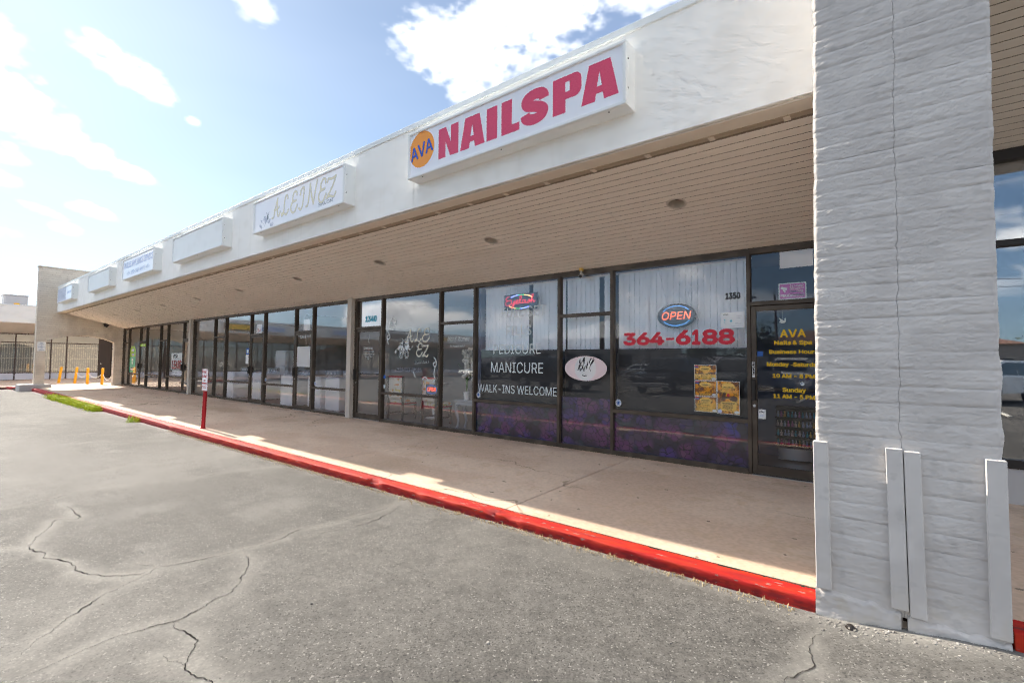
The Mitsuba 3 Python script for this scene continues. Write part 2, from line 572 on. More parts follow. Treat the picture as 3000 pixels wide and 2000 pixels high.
mat('m_foliage', mikit.proc(foliage), .8)
mat('m_bark', (.12, .09, .07), .9)
mat('m_stripe', (.55, .53, .48), .8)
mat('m_car_black', (.012, .013, .016), .25, clearcoat=1.0, clearcoat_gloss=.9)
mat('m_car_silver', (.42, .43, .45), .3, metal=.7, clearcoat=1.0, clearcoat_gloss=.9)
mat('m_car_white', (.78, .78, .78), .3, clearcoat=1.0, clearcoat_gloss=.9)
mat('m_car_grey', (.20, .21, .22), .3, metal=.6, clearcoat=1.0, clearcoat_gloss=.9)
mat('m_car_glass', (.015, .02, .025), .08)
mat('m_tyre', (.02, .02, .02), .9)
mat('m_lamp_red', (.35, .01, .01), .2)


def emit(rgb):
    return {'type': 'area', 'radiance': {'type': 'rgb', 'value': list(rgb)}}


LED_RED, LED_BLUE, LED_PINK, LED_GREEN = (.30, .042, .018), (.03, .11, .28), (.20, .012, .022), (.01, .16, .05)

# ------------------------------------------------------------------ levels of the ground
ZX = [-60, -30, -20, -12, -6, -1.2, -.34, .5, 8]
ZV = [.0, .039, .026, -.007, -.022, -.036, -.036, .024, .03]


def zs(x):
    return np.interp(x, ZX, ZV)


def zwalk(x, y):
    return zs(x) - .05 * np.clip(-np.asarray(y) / 3.19, 0, 1.1) * np.clip((.4 - np.asarray(x)) / .5, 0, 1)


def zasph(x, y):
    x, y = np.asarray(x, float), np.asarray(y, float)
    rise = smooth01((x + .45) / 1.0) * smooth01((y + 5.2) / 1.6)
    return np.interp(x, [-24, -9], [-.140, -.166]) + .094 * rise


# ------------------------------------------------------------------ asphalt
CRACKS = [  # (half width, ground points in metres)
    (0.007, [(-4.14, -3.34), (-4.08, -3.6), (-4.12, -3.9), (-4.09, -4.12), (-4.15, -4.36), (-4.16, -4.53), (-4.09, -4.67), (-4.07, -4.88), (-4.08, -5.04), (-4.11, -5.16), (-4.13, -5.3), (-4.2, -5.51), (-4.16, -5.56), (-4.09, -5.7), (-4.0, -5.85), (-3.9, -5.96), (-3.83, -6.04), (-3.71, -6.15), (-3.61, -6.24), (-3.48, -6.32)]),
    (0.009, [(-4.03, -5.0), (-3.85, -5.04), (-3.7, -5.12), (-3.56, -5.21), (-3.46, -5.28), (-3.41, -5.35), (-3.4, -5.42), (-3.34, -5.5), (-3.31, -5.6), (-3.29, -5.69), (-3.32, -5.78), (-3.33, -5.89), (-3.36, -5.93), (-3.34, -6.0), (-3.33, -6.06), (-3.32, -6.13), (-3.29, -6.2), (-3.27, -6.27), (-3.27, -6.38)]),
    (0.013, [(-3.29, -5.69), (-3.2, -5.7), (-3.12, -5.68), (-2.97, -5.68), (-2.88, -5.72), (-2.83, -5.77), (-2.73, -5.8), (-2.65, -5.79), (-2.59, -5.77), (-2.5, -5.76), (-2.43, -5.73)]),
    (0.01, [(-2.96, -5.84), (-2.87, -5.81), (-2.77, -5.79)]),
    (0.014, [(-5.51, -6.03), (-5.36, -6.03), (-5.21, -5.99), (-5.08, -5.99), (-4.96, -5.95), (-4.77, -5.89), (-4.59, -5.89), (-4.43, -5.83), (-4.29, -5.75), (-4.19, -5.63), (-4.2, -5.55)]),
    (0.008, [(-5.6, -6.19), (-5.51, -6.04), (-5.69, -5.97), (-5.98, -5.85), (-6.17, -5.78), (-6.08, -5.68), (-6.1, -5.63), (-6.38, -5.62), (-6.6, -5.62), (-6.84, -5.65)]),
    (0.006, [(-6.91, -3.42), (-7.06, -3.94), (-7.0, -4.35), (-7.16, -4.77), (-7.31, -5.3), (-7.28, -5.4), (-7.17, -5.6), (-7.03, -5.84), (-7.05, -6.07)]),
    (0.005, [(-8.27, -3.41), (-8.2, -3.66), (-8.38, -4.18), (-8.46, -4.83), (-8.3, -5.29)]),
    (0.004, [(-10.9, -3.33), (-10.72, -3.7), (-11.12, -4.68), (-11.02, -5.3), (-10.49, -5.78)]),
    (0.005, [(-4.44, -5.62), (-4.31, -5.55), (-4.21, -5.52)]),
    (0.003, [(-4.05, -3.42), (-3.89, -3.8), (-3.88, -4.16), (-4.0, -4.51)]),
    (.010, [(-0.28, -3.31), (-0.3, -3.42), (-0.33, -3.52), (-0.34, -3.66), (-0.32, -3.74), (-0.3, -3.82), (-0.34, -3.9), (-0.37, -3.97), (-0.41, -4.01), (-0.41, -4.14)]),
]


def jitter_line(pts, step=.012, amp=.010, seed=0):
    """a polyline walked in small steps with a ragged sideways wander"""
    p = spline(pts, 8)
    seg = np.linalg.norm(np.diff(p, axis=0), axis=1)
    s = np.concatenate([[0], np.cumsum(seg)])
    t = np.arange(0, s[-1], step)
    q = np.stack([np.interp(t, s, p[:, 0]), np.interp(t, s, p[:, 1])], 1)
    tan = np.gradient(q, axis=0)
    tan /= np.linalg.norm(tan, axis=1, keepdims=True) + 1e-9
    nrm = np.stack([-tan[:, 1], tan[:, 0]], 1)
    z0 = np.zeros(len(t))
    w = (meshkit.fbm(np.stack([t * 14, z0 + seed * 7.3, z0], 1), 4, seed) - .5) * 2
    w2 = (meshkit.noise(np.stack([t * 60, z0 + seed, z0 + 3], 1), seed) - .5) * 2
    return q + nrm * (w * amp * 2.2 + w2 * amp * .5)[:, None], nrm, t


crack_paths = [(w, *jitter_line(p, seed=i)) for i, (w, p) in enumerate(CRACKS)]


def tensor(a, b, f0, f1, fine, coarse, ratio=1.18):
    mid = list(np.arange(f0, f1, fine)) + [f1]
    lo, hi, st = [f0], [f1], fine
    x = f0
    while x > a:
        st = min(st * ratio, coarse)
        x -= st
        lo.append(max(x, a))
    st, x = fine, f1
    while x < b:
        st = min(st * ratio, coarse)
        x += st
        hi.append(min(x, b))
    return np.array(sorted(set(np.round(lo[1:] + mid + hi[1:], 4))))


gx = tensor(-2500, 2500, -9.5, 1.6, .03, 400)
gy = tensor(-3000, -3.17, -6.9, -3.17, .025, 400)
GX, GY = np.meshgrid(gx, gy, indexing='ij')
q3 = np.stack([GX, GY, GX * 0], -1)
GZ = zasph(GX, GY) + ((meshkit.fbm(q3 * 1.1, 3, 3) - .5) * .012 + (meshkit.fbm(q3 * 9, 3, 4) - .5) * .004) * smooth01((40 - np.hypot(GX, GY + 6)) / 20) * smooth01((-3.2 - GY) / .25 + .15)
from scipy.spatial import cKDTree
allp = np.vstack([c[1] for c in crack_paths])
allw = np.concatenate([np.full(len(c[1]), min(1.0, c[0] / .009)) for c in crack_paths])
flat = np.stack([GX.ravel(), GY.ravel()], 1)
dist, idx = cKDTree(allp).query(flat, distance_upper_bound=.8)
ww = np.where(np.isfinite(dist), allw[np.minimum(idx, len(allw) - 1)], 0)
nz = meshkit.fbm(np.stack([flat[:, 0] * 7, flat[:, 1] * 7, flat[:, 0] * 0], 1), 4, 9)
nl = meshkit.fbm(np.stack([flat[:, 0] * 1.2, flat[:, 1] * 1.2, flat[:, 0] * 0 + 5], 1), 3, 2)
dist = np.where(np.isfinite(dist), dist, 9)
dust = np.exp(-(dist / (.015 + .13 * nl)) ** 2) * (.15 + 1.0 * nz) * ww * .9
kerbd = -3.19 - flat[:, 1]
dust = np.maximum(dust, np.exp(-((kerbd - .03) / (.03 + .09 * nz)) ** 2) * (.2 + .7 * nz) * .8)
dust = np.maximum(dust, np.clip((nl - .60) * 1.6, 0, .16))
pilld = np.hypot((flat[:, 0] - .0) / .55, (flat[:, 1] + 3.22) / .16)
dust = np.maximum(dust, np.exp(-pilld ** 2) * (.3 + 1.1 * nz))
uvd = np.stack([flat[:, 0] + .02 * np.clip(dust, 0, 1), flat[:, 1]], 1)
gm = grid_mesh(np.stack([GX, GY, GZ], -1))
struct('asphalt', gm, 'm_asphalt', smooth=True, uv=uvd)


def ribbon(q, nrm, half, z):
    n = len(q)
    P = np.zeros((n, 2, 3))
    P[:, 0, :2], P[:, 1, :2] = q + nrm * half[0][:, None], q - nrm * half[1][:, None]
    for k in (0, 1):
        P[:, k, 2] = z(P[:, k, 0], P[:, k, 1])
    return grid_mesh(P)


from scipy.interpolate import RegularGridInterpolator
gz_at = RegularGridInterpolator((gx, gy), GZ, bounds_error=False, fill_value=-.14)
for i, (w, q, nrm, t) in enumerate(crack_paths):
    z0 = np.zeros(len(t))
    prof = np.clip(meshkit.fbm(np.stack([t * 5, z0 + i, z0], 1), 3, i + 40) * 1.9 - .42, .32, 1.3)
    ends = np.minimum(1, np.minimum(t / .25, (t[-1] - t) / .25) + .12)
    w = max(w, .0090)
    h1 = w * .42 * prof * ends * (.7 + .6 * meshkit.noise(np.stack([t * 90, z0, z0 + i], 1), 3))
    h2 = w * .42 * prof * ends * (.7 + .6 * meshkit.noise(np.stack([t * 90, z0 + 5, z0 + i], 1), 8))
    obj('crack', ribbon(q, nrm, (h1, h2), lambda x, y: gz_at(np.stack([x, y], -1)) + .004), 'm_crack', 'asphalt')

# parking stall stripes further out on the lot
for k in range(14):
    for x, y in ((-30 + 2.75 * k, -16.5), (-30 + 2.75 * k, -26.5)):
        obj('stall_stripe', bx(x - .05, x + .05, y - 2.6, y + 2.6, -.160, -.131), 'm_stripe', 'asphalt')

# ------------------------------------------------------------------ sidewalk and kerb
JX = [4.2, .43, -2.95, -6.3, -9.65, -13.0, -16.35, -19.7, -23.05, -26.4, -30.0]
struct('sidewalk', cat(bx(-60, 4.2, -3.04, 12, -.13, -.085), bx(-60, -30.0, -3.6, -3.04, -.13, -.085), bx(-60, -35.75, -48, -3.3, -.13, -.085)), 'm_dark_gap')


def slab(x0, x1, y0, y1, g=.0065, n=6):
    xs, ys = np.linspace(x0 + g, x1 - g, n), np.linspace(y0 + g, y1 - g, 3)
    X, Y = np.meshgrid(xs, ys, indexing='ij')
    Pt = np.stack([X, Y, zwalk(X, Y)], -1)
    top = grid_mesh(Pt)
    ring = np.vstack([Pt[:, 0], Pt[1:, -1], Pt[-2::-1, -1][:0], Pt[-1, -2:0:-1], Pt[::-1, -1][1:][:0]])
    rim = [Pt[:, 0], Pt[-1, :], Pt[::-1, -1], Pt[0, ::-1]]
    ms = [top]
    for e in rim:
        ms.append(grid_mesh(np.stack([e, e - [0, 0, .05]], 1)))
    return cat(ms)


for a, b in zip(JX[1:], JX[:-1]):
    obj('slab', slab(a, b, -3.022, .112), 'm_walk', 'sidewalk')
for a, b in ((-33.4, -30.0), (-36.8, -33.4), (-40.2, -36.8), (-43, -40.2)):
    for y0, y1 in ((-3.02, .112), (.112, 3.4), (3.4, 6.7), (6.7, 10)):
        obj('slab', slab(a, b, y0, y1), 'm_walk', 'sidewalk')
for k in range(12):
    y1 = -3.02 - 3.35 * k
    for a, b in ((-39.2, -35.72), (-43, -39.2)):
        obj('slab', slab(a, b, y1 - 3.35, y1), 'm_walk', 'sidewalk')
obj('slab', slab(-35.72, -32.6, -4.0, -3.02), 'm_walk', 'sidewalk')
obj('slab', slab(-32.6, -30.0, -3.3, -3.02), 'm_walk', 'sidewalk')

KPROF = np.array([(.0, -.11), (.003, -.07), (.005, -.035), (.008, -.014), (.014, -.004), (.026, 0.0), (.06, .001), (.10, .001), (.162, .001), (.166, -.02), (.166, -.11)])


def kerb_piece(path, chips=()):
    """path: kerb face line (x, y), the walk on its left side; a worn rounded profile along it"""
    p = np.array(path, float)
    seg = np.linalg.norm(np.diff(p, axis=0), axis=1)
    s = np.concatenate([[0], np.cumsum(seg)])
    t = np.linspace(.004, s[-1] - .004, max(8, int(s[-1] / .028)))
    q = np.stack([np.interp(t, s, p[:, 0]), np.interp(t, s, p[:, 1])], 1)
    tan = np.gradient(q, axis=0)
    tan /= np.linalg.norm(tan, axis=1, keepdims=True)
    nrm = np.stack([-tan[:, 1], tan[:, 0]], 1)
    P = np.zeros((len(t), len(KPROF), 3))
    for j, (o, h) in enumerate(KPROF):
        P[:, j, :2] = q + nrm * o
        P[:, j, 2] = zs(q[:, 0]) - .05 * np.clip((.4 - q[:, 0]) / .5, 0, 1) + h
    low = KPROF[:, 1] < -.09
    N = meshkit.fbm(P * np.array([9, 30, 40]), 4, 6) - .5
    N2 = meshkit.fbm(P * np.array([3, 3, 3]), 3, 8) - .5
    P[:, :, :2] -= nrm[:, None, :] * ((N * .018 + N2 * .012) * (KPROF[:, 0] < .06))[..., None]
    bite = np.clip(meshkit.fbm(np.stack([t * 2.1, t * 0 + p[0, 0], t * 0], 1), 4, 17) - .60, 0, 1) * .22
    edge = np.exp(-((KPROF[:, 0] - .02) / .03) ** 2)
    P[:, :, 2] += N * .006 - bite[:, None] * edge[None]
    P[:, :, :2] += nrm[:, None, :] * (bite[:, None] * edge[None] * .8)[..., None]
    P[:, low, 2] = -.19
    caps = [trimesh.Trimesh(P[k], np.array([[0, j, j + 1] if k == 0 else [0, j + 1, j] for j in range(1, len(KPROF) - 1)]), process=False) for k in (0, -1)]
    return cat([grid_mesh(P[:, ::-1])] + caps)


struct('kerb', cat(bx(-30, -.5, -3.10, -3.03, -.2, -.10), bx(.55, 4.2, -3.10, -3.03, -.2, -.06)), 'm_dark_gap')
ends = [4.2, .49] + []
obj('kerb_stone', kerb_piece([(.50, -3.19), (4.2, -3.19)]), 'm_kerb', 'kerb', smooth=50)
kx = [-.352] + JX[2:-1] + [-29.7]
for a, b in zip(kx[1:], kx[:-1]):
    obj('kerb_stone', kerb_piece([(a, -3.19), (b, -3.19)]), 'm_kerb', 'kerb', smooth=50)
ret = spline([(-35.75, -12), (-35.7, -6.4), (-35.0, -4.9), (-33.2, -3.95), (-31.2, -3.38), (-29.72, -3.19)], 6)
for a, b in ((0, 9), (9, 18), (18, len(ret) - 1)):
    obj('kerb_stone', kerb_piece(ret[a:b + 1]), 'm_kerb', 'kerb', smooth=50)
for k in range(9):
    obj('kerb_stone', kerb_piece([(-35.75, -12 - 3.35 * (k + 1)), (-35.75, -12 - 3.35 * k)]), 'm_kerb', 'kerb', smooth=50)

# ------------------------------------------------------------------ the shop row
B = thing('shop_building', 'long row of shops with white stucco fascia, boarded soffit and bronze framed glass fronts', 'building')
FY, SZ = -2.47, .262


def soff(y):
    return 2.87 - SZ * y


obj('interior_core', cat(bx(-30.2, .45, 9, 14.8, -.1, 4.6), bx(-30.2, .45, .13, 9, 3.0, 4.5), bx(-30.2, .45, -2.20, .13, 4.3, 4.5)), 'm_roof', B)
fj = [-30.17, -22.0, -13.55, -5.07, .40]
for a, b in zip(fj[:-1], fj[1:]):
    n = int((b - a) / .09)
    xs = np.linspace(a + .004, b - .004, n)
    zsamp = np.concatenate([[3.471], np.linspace(3.474, 3.53, 4), np.linspace(3.6, 4.64, 10)])
    X, Z = np.meshgrid(xs, zsamp, indexing='ij')
    Q = np.stack([X, X * 0 + FY, Z], -1)
    w = (meshkit.fbm(Q * np.array([1.2, 1, 1.6]), 2, 5) - .5) * .010
    Yf = FY - w - .006
    Yf[:, 0] += .012 + .01 * meshkit.noise(np.stack([xs * 20, xs * 0, xs * 0], 1))
    Zf = Z.copy()
    Zf[:, 0] += (meshkit.fbm(np.stack([xs * 6, xs * 0, xs * 0], 1), 3, 3) - .5) * .012
    front = grid_mesh(np.stack([X, Yf, Zf], -1))
    obj('fascia_panel', cat(front, bx(a + .004, b - .004, FY + .03, -2.245, 3.472, 4.62)), 'm_stucco', B, smooth=35)
for a, b in ((-30.2, -17.8), (-17.79, -5.6), (-5.59, .42)):
    obj('coping', cb(a, b, -2.494, -2.17, 4.588, 4.668, .006), 'm_cabinet', B)
obj('soffit_lip', bx(-30.18, .40, -2.44, -2.24, 3.455, 3.4705), 'm_lip', B)
obj('soffit_vent', bx(-30.18, .40, -2.24, -2.147, 3.445, 3.53), 'm_vent', B)
k = 0
for x in np.arange(-29.9, .3, .61):
    obj('vent_block', bx(x, x + .05, -2.238, -2.165, 3.438, 3.445), 'm_lip', B)


def slope_box(x0, x1, y0, y1, t=.018, z=soff):
    v, c = [], .0025
    pts = [(y0, 0 + c), (y0 + c, 0), (y1 - c, 0), (y1, c), (y1, t), (y0, t)]
    pts = [(y, z(y) + h) for y, h in pts]
    return poly_yz(Polygon(pts), x1, x1 - x0)


LIGHTX = [-1.84, -4.66, -7.41, -10.45, -13.5, -16.5, -19.6, -22.63, -25.7]
LIGHTY, LIGHTZ = -1.30, soff(-1.30)
seams = [.40] + [-.20 - 2.44 * i for i in range(1, 13)] + [-30.18]
for i in range(22):
    y1 = -.002 - .098 * i
    y0 = y1 - .0865
    for a, b in zip(seams[1:], seams[:-1]):
        m = slope_box(a + .002, b - .002, y0, y1)
        hit = [x for x in LIGHTX if a < x + .12 and b > x - .12 and y0 - .1 < LIGHTY < y1 + .1]
        for x in hit:
            c = trimesh.creation.cylinder(.098, .5, sections=28)
            c.apply_translation([x, LIGHTY, LIGHTZ])
            m = trimesh.boolean.difference([m, c], engine='manifold')
        if len(m.faces):
            obj('board', m, 'm_board', B + '__soffit')
scene.pop(B + '__soffit', None)
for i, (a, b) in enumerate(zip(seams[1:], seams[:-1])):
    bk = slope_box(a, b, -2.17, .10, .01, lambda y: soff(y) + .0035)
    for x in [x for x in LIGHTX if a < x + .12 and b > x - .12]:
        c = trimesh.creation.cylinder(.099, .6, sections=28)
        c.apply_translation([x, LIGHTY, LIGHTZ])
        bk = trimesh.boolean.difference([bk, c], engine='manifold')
    obj('backing', bk, 'm_groove_shade', B + '__soffit')
NTH = ['nearest the white pillar', 'second from the white pillar', 'third from the white pillar', 'fourth from the white pillar', 'fifth from the white pillar', 'sixth from the white pillar', 'seventh from the white pillar', 'eighth from the white pillar', 'farthest, by the arched end wall']
tilt = trimesh.transformations.rotation_matrix(-math.atan(SZ), [1, 0, 0])
for x, w in zip(LIGHTX, NTH):
    t = thing('downlight', 'round recessed light in the boarded soffit, ' + w, 'ceiling light', 'round recessed lights in the soffit')
    ring = turn(revolve(np.array([[.092, -.004], [.112, -.004], [.115, 0], [.112, .004], [.092, .004]]), sections=32), tilt)
    can = turn(revolve(np.array([[.094, -.002], [.080, .13], [.0, .14], [0, .143], [.083, .133], [.097, -.002]]), sections=32), tilt)
    lamp = turn(revolve(np.array([[0, .055], [.03, .06], [.036, .075], [.02, .105], [0, .108]]), sections=24), tilt)
    for nm, m, bs in (('trim_ring', ring, 'm_beige_post'), ('reflector_can', can, 'm_beige_post'), ('bulb', lamp, 'm_bronze_dark')):
        m.apply_translation([x, LIGHTY, LIGHTZ])
        obj(nm, m, bs, t, smooth=40)

# arched end wall
yy = np.linspace(-2.79, -.33, 25)
rr = (1.23 ** 2 + .29 ** 2) / (2 * .29)
arc = [(y, 2.43 - rr + math.sqrt(rr ** 2 - (y + 1.56) ** 2)) for y in yy]
outer = Polygon([(-3.13, -.1), (-2.79, -.1)] + arc + [(-.33, -.1), (.02, -.1), (.02, 5.53), (-3.13, 5.50)])
obj('end_wall', poly_yz(outer, -30.2, .36), 'm_endwall', B)
obj('end_wall_cap', bx(-30.59, -30.17, -3.16, .05, 5.52, 5.56), 'm_lip', B)
obj('end_wall_back', bx(-30.56, -30.2, .02, 14, -.1, 5.4), 'm_endwall', B)
obj('column_base', cb(-30.95, -29.92, -3.62, -2.58, -.16, .16, .025), 'm_concrete', B)

# store fronts
F0, F1, GY = 0.0, .11, .055
HEAD0, HEAD1 = 2.795, 2.875


def pane(x0, x1, z0, z1, bsdf, parent, y=GY):
    a, c = R.uniform(-.0022, .0022), R.uniform(-.0018, .0018)
    n, m = 9, 9
    U, V = np.meshgrid(np.linspace(0, 1, n), np.linspace(0, 1, m), indexing='ij')
    bow = .0012 * np.sin(math.pi * U) * np.sin(math.pi * V) * R.choice((-1, 1)) * R.uniform(.4, 1.2)
    X, Z = x0 - .006 + U * (x1 - x0 + .012), z0 - .006 + V * (z1 - z0 + .012)
    Y = y + a * (X - (x0 + x1) / 2) + c * (Z - (z0 + z1) / 2) + bow
    return obj('pane', grid_mesh(np.stack([X, Y, Z], -1)), bsdf, parent, smooth=True)


def mullion(x0, x1):
    obj('mullion', cb(x0, x1, F0, F1, float(zs(x0)) - .03, HEAD1, .0025), 'm_bronze', B)


SLOT = {}


def window(tag, x0, x1, glass, rail=None, transom=None, low_glass=None):
    W = key_of(B + '__window')
    SLOT[tag] = W
    z0 = float(min(zs(x0), zs(x1)))
    obj('head', cb(x0, x1, F0 + .003, F1 - .003, HEAD0, HEAD1, .002), 'm_bronze', W)
    obj('sill', cb(x0, x1, F0 - .012, F1 - .003, z0 - .03, z0 + .065, .003), 'm_bronze', W)
    cuts = [z0 + .065]
    if rail:
        obj('rail', cb(x0, x1, F0 - .006, F1 - .005, .605, .658, .003), 'm_bronze', W)
        cuts += [.605, .658]
    if transom:
        obj('transom_bar', cb(x0, x1, F0 + .004, F1 - .005, 2.115, 2.168, .003), 'm_bronze', W)
        cuts += [2.115, 2.168]
    cuts += [HEAD0]
    for a, b in zip(cuts[::2], cuts[1::2]):
        pane(x0, x1, a, b, glass, W)
    return W


def door(tag, x0, x1, glass):
    D = key_of(B + '__door')
    SLOT[tag] = D
    z0 = float(zs((x0 + x1) / 2))
    obj('head', cb(x0, x1, F0 + .003, F1 - .003, HEAD0, HEAD1, .002), 'm_bronze', D)
    obj('transom_bar', cb(x0, x1, F0 - .004, F1 - .005, 2.118, 2.172, .003), 'm_bronze', D)
    pane(x0, x1, 2.172, HEAD0, glass, D)
    s = .058
    a, b = x0 + .004, x1 - .004
    obj('stile', cb(a, a + s, F0 + .01, F1 - .045, z0 + .012, 2.112, .003), 'm_bronze', D)
    obj('stile', cb(b - s, b, F0 + .01, F1 - .045, z0 + .012, 2.112, .003), 'm_bronze', D)
    obj('top_rail', cb(a + s, b - s, F0 + .012, F1 - .046, 2.05, 2.112, .003), 'm_bronze', D)
    obj('bottom_rail', cb(a + s, b - s, F0 + .012, F1 - .046, z0 + .012, z0 + .125, .003), 'm_bronze', D)
    obj('threshold', bx(x0, x1, F0 - .03, F1, z0 - .03, z0 + .008), 'm_alu', D)
    pane(a + s, b - s, z0 + .125, 2.05, glass, D, GY - .02)
    h = obj('handle', cat(cb(a + .008, a + .05, F0 - .012, F0 + .012, .905, 1.17, .004), cb(a + .044, a + .052, F0 - .062, F0 - .010, .925, 1.15, .003), cb(a + .010, a + .05, F0 - .064, F0 - .055, .905, 1.17, .003)), 'm_bronze_dark', D)
    obj('lock', cyl((a + .03, F0 + .015, .837), (a + .03, F0 - .004, .837), .017, 18), 'm_alu', D)
    obj('push_bar', cb(a + s, b - s, .10, .125, 1.03, 1.07, .004), 'm_bronze_dark', D)
    obj('closer', cb(b - .30, b - .02, .075, .115, 2.055, 2.105, .004), 'm_bronze_dark', D)
    return D


bays = [('D_narrow', 'n', -30.155, -29.26), ('D_green', 'b', -29.215, -27.45), ('D_door', 'd', -27.405, -26.481), ('D_mid', 'b', -26.436, -24.581), ('D_narrow2', 'n', -24.536, -23.653), ('D_lease', 'b', -23.608, -21.80),
        ('D_door2', 'd', -21.755, -20.93), ('C_left', 'b', -20.66, -18.735), ('C_narrow', 'n', -18.69, -17.783), ('C_washer', 'b', -17.738, -15.867), ('C_door', 'd', -15.822, -14.925), ('C_fridge', 'b', -14.88, -13.054),
        ('C_door2', 'd', -13.009, -12.109), ('C_right', 'b', -12.064, -10.36), ('V_door', 'd', -10.08, -9.095), ('V_big', 'b', -9.05, -7.17), ('V_narrow', 'n', -7.125, -6.209), ('N_eyelash', 'b', -6.164, -4.289),
        ('N_narrow', 'n', -4.244, -3.322), ('N_open', 'b', -3.277, -1.381), ('N_door', 'd', -1.336, -.42)]
for i, (tag, kind, a, b) in enumerate(bays):
    g = 'm_glass_tint' if tag[0] == 'N' else 'm_glass'
    if kind == 'd':
        door(tag, a, b, g)
    else:
        window(tag, a, b, g, rail=kind == 'b', transom=kind == 'n')
for x in (-30.2, -29.26, -27.45, -26.481, -24.581, -23.653, -21.80, -18.735, -17.783, -15.867, -14.925, -13.054, -12.109, -9.095, -7.17, -6.209, -4.289, -3.322, -1.381, -.42):
    mullion(x, x + .045)
obj('jamb', bx(-.375, -.30, .0, .3, -.1, 2.87), 'm_bronze', B)
for a, b in ((-20.66, -20.93), (-10.36, -10.08)):
    a, b = min(a, b), max(a, b)
    mullion(a, a + .045)
    mullion(b - .05, b - .005)
    obj('post', cb(a + .052, b - .057, -.10, .115, float(zs(a)) - .03, 2.885, .006), 'm_beige_post', B)

# rooms behind the glass
for nm, x0, x1, wall, fl, depth in (('night', -6.19, .42, 'm_wall_dark', 'm_floor_grey', 5.5), ('grey', -10.22, -6.21, 'm_wall_grey', 'm_floor_grey', 5.0), ('brown', -20.78, -10.24, 'm_wall_brown', 'm_carpet', 6.5), ('beige', -30.18, -20.8, 'm_wall_brown', 'm_carpet', 6.5)):
    zf = float(zs((x0 + x1) / 2))
    obj('room_floor', bx(x0, x1, .112, depth, zf - .06, zf - .002), fl, B)
    obj('room_wall', bx(x0, x1, depth, depth + .1, zf - .05, 2.95), wall, B)
    obj('room_wall', bx(x0, x0 + .05, .12, depth, zf - .05, 2.95), wall, B)
    obj('room_wall', bx(x1 - .05, x1, .12, depth, zf - .05, 2.95), wall, B)
    obj('room_ceiling', bx(x0, x1, .115, depth, 2.90, 2.95), 'm_ceil' if nm != 'night' else 'm_wall_dark', B)
obj('room_wall', bx(-15.4, -15.3, 1.6, 6.4, 0, 2.9), 'm_wall_brown', B)
obj('room_wall', bx(-9.9, -8.6, 2.6, 2.7, 0, 2.9), 'm_wall_grey', B)
# black backdrops added so the lower nail studio panes read dark; its flowered film
for tag, a, b, top in (('N_eyelash', -6.16, -4.29, .60), ('N_narrow', -4.24, -3.325, .80), ('N_open', -3.275, -1.385, .60)):
    zb = float(zs(a)) + .06
    obj('black_backdrop', bx(a, b, .17, .18, zb, 1.585), 'm_black', SLOT[tag])
    obj('flower_film', bx(a + .002, b - .002, .062, .064, zb, top), 'm_film', SLOT[tag])

# ------------------------------------------------------------------ painted block pillar between the two buildings
PIL = thing('masonry_pillar', 'big white painted block pillar with a vertical crack in the right foreground', 'pillar')
PY = -3.185


def relief(X, Z):
    q = np.stack([X, X * 0, Z], -1)
    a = meshkit.fbm(q * np.array([7, 1, 9]), 4, 31) - .5
    b = meshkit.fbm(q * np.array([26, 1, 50]), 3, 32) - .5
    c = meshkit.fbm(q * np.array([80, 1, 120]), 3, 33) - .5
    lump = np.clip(meshkit.fbm(q * np.array([9, 1, 22]), 3, 34) - .60, 0, 1)
    return a * .0045 + b * .0042 + c * .0034 + lump * .016


def left_edge(z):
    z = np.asarray(z, float)
    q = np.stack([z * 9, z * 0, z * 0 + 1], -1)
    return np.interp(z, [-.15, 1.5, 3.7, 5.5], [-.347, -.336, -.313, -.30]) + (meshkit.fbm(q, 4, 3) - .5) * .012


def right_edge(z):
    z = np.asarray(z, float)
    q = np.stack([z * 9, z * 0, z * 0 + 7], -1)
    return np.interp(z, [-.15, 1.5, 3.7, 5.5], [.486, .488, .497, .50]) + (meshkit.fbm(q, 4, 5) - .5) * .017


def joint_x(z):
    z = np.asarray(z, float)
    q = np.stack([z * 16, z * 0, z * 0 + 4], -1)
    return np.interp(z, [0, 3.6], [.068, .086]) + (meshkit.fbm(q, 4, 7) - .5) * .022


CH = .1
for row in range(56):
    z0, z1 = -.055 + CH * row, -.055 + CH * (row + 1)
    for side in (0, 1):
        nz_ = 17 if row < 42 else 5
        n = 70 if row < 42 else 12
        tz = np.linspace(0, 1, nz_)
        zz = z0 + tz * (z1 - z0)
        lo = left_edge(zz) if side == 0 else joint_x(zz) + .0008
        hi = joint_x(zz) - .0008 if side == 0 else right_edge(zz)
        tx = np.linspace(0, 1, n)
        X = lo[None] + tx[:, None] * (hi - lo)[None]
        Z = np.repeat(zz[None], n, 0)
        jt = np.minimum(tz, 1 - tz) * CH
        depthj = np.exp(-(jt / .009) ** 2)[None] * (.0018 + .004 * np.clip(meshkit.fbm(np.stack([X * 6, X * 0, X * 0 + row], -1), 3, 9) - .38, 0, 1) * 2)
        off = R.uniform(-.0012, .0012)
        Y = PY - relief(X, Z) - off * (1 - np.exp(-(jt / .01) ** 2))[None] + depthj
        el_, er_ = tx[:, None] * (hi - lo)[None], (1 - tx)[:, None] * (hi - lo)[None]
        (eo, ej) = (el_, er_) if side == 0 else (er_, el_)
        Y += np.exp(-(eo / .010) ** 2) * .012 + np.exp(-(ej / .003) ** 2) * .0015
        P = np.stack([X, Y, Z], -1)
        back = [P[0] * [1, 0, 1] + [0, -2.95, 0], P[-1] * [1, 0, 1] + [0, -2.95, 0]]
        P = np.concatenate([back[0][None], P, back[1][None]], 0)
        obj('block', grid_mesh(P), 'm_pillar', PIL, smooth=40)
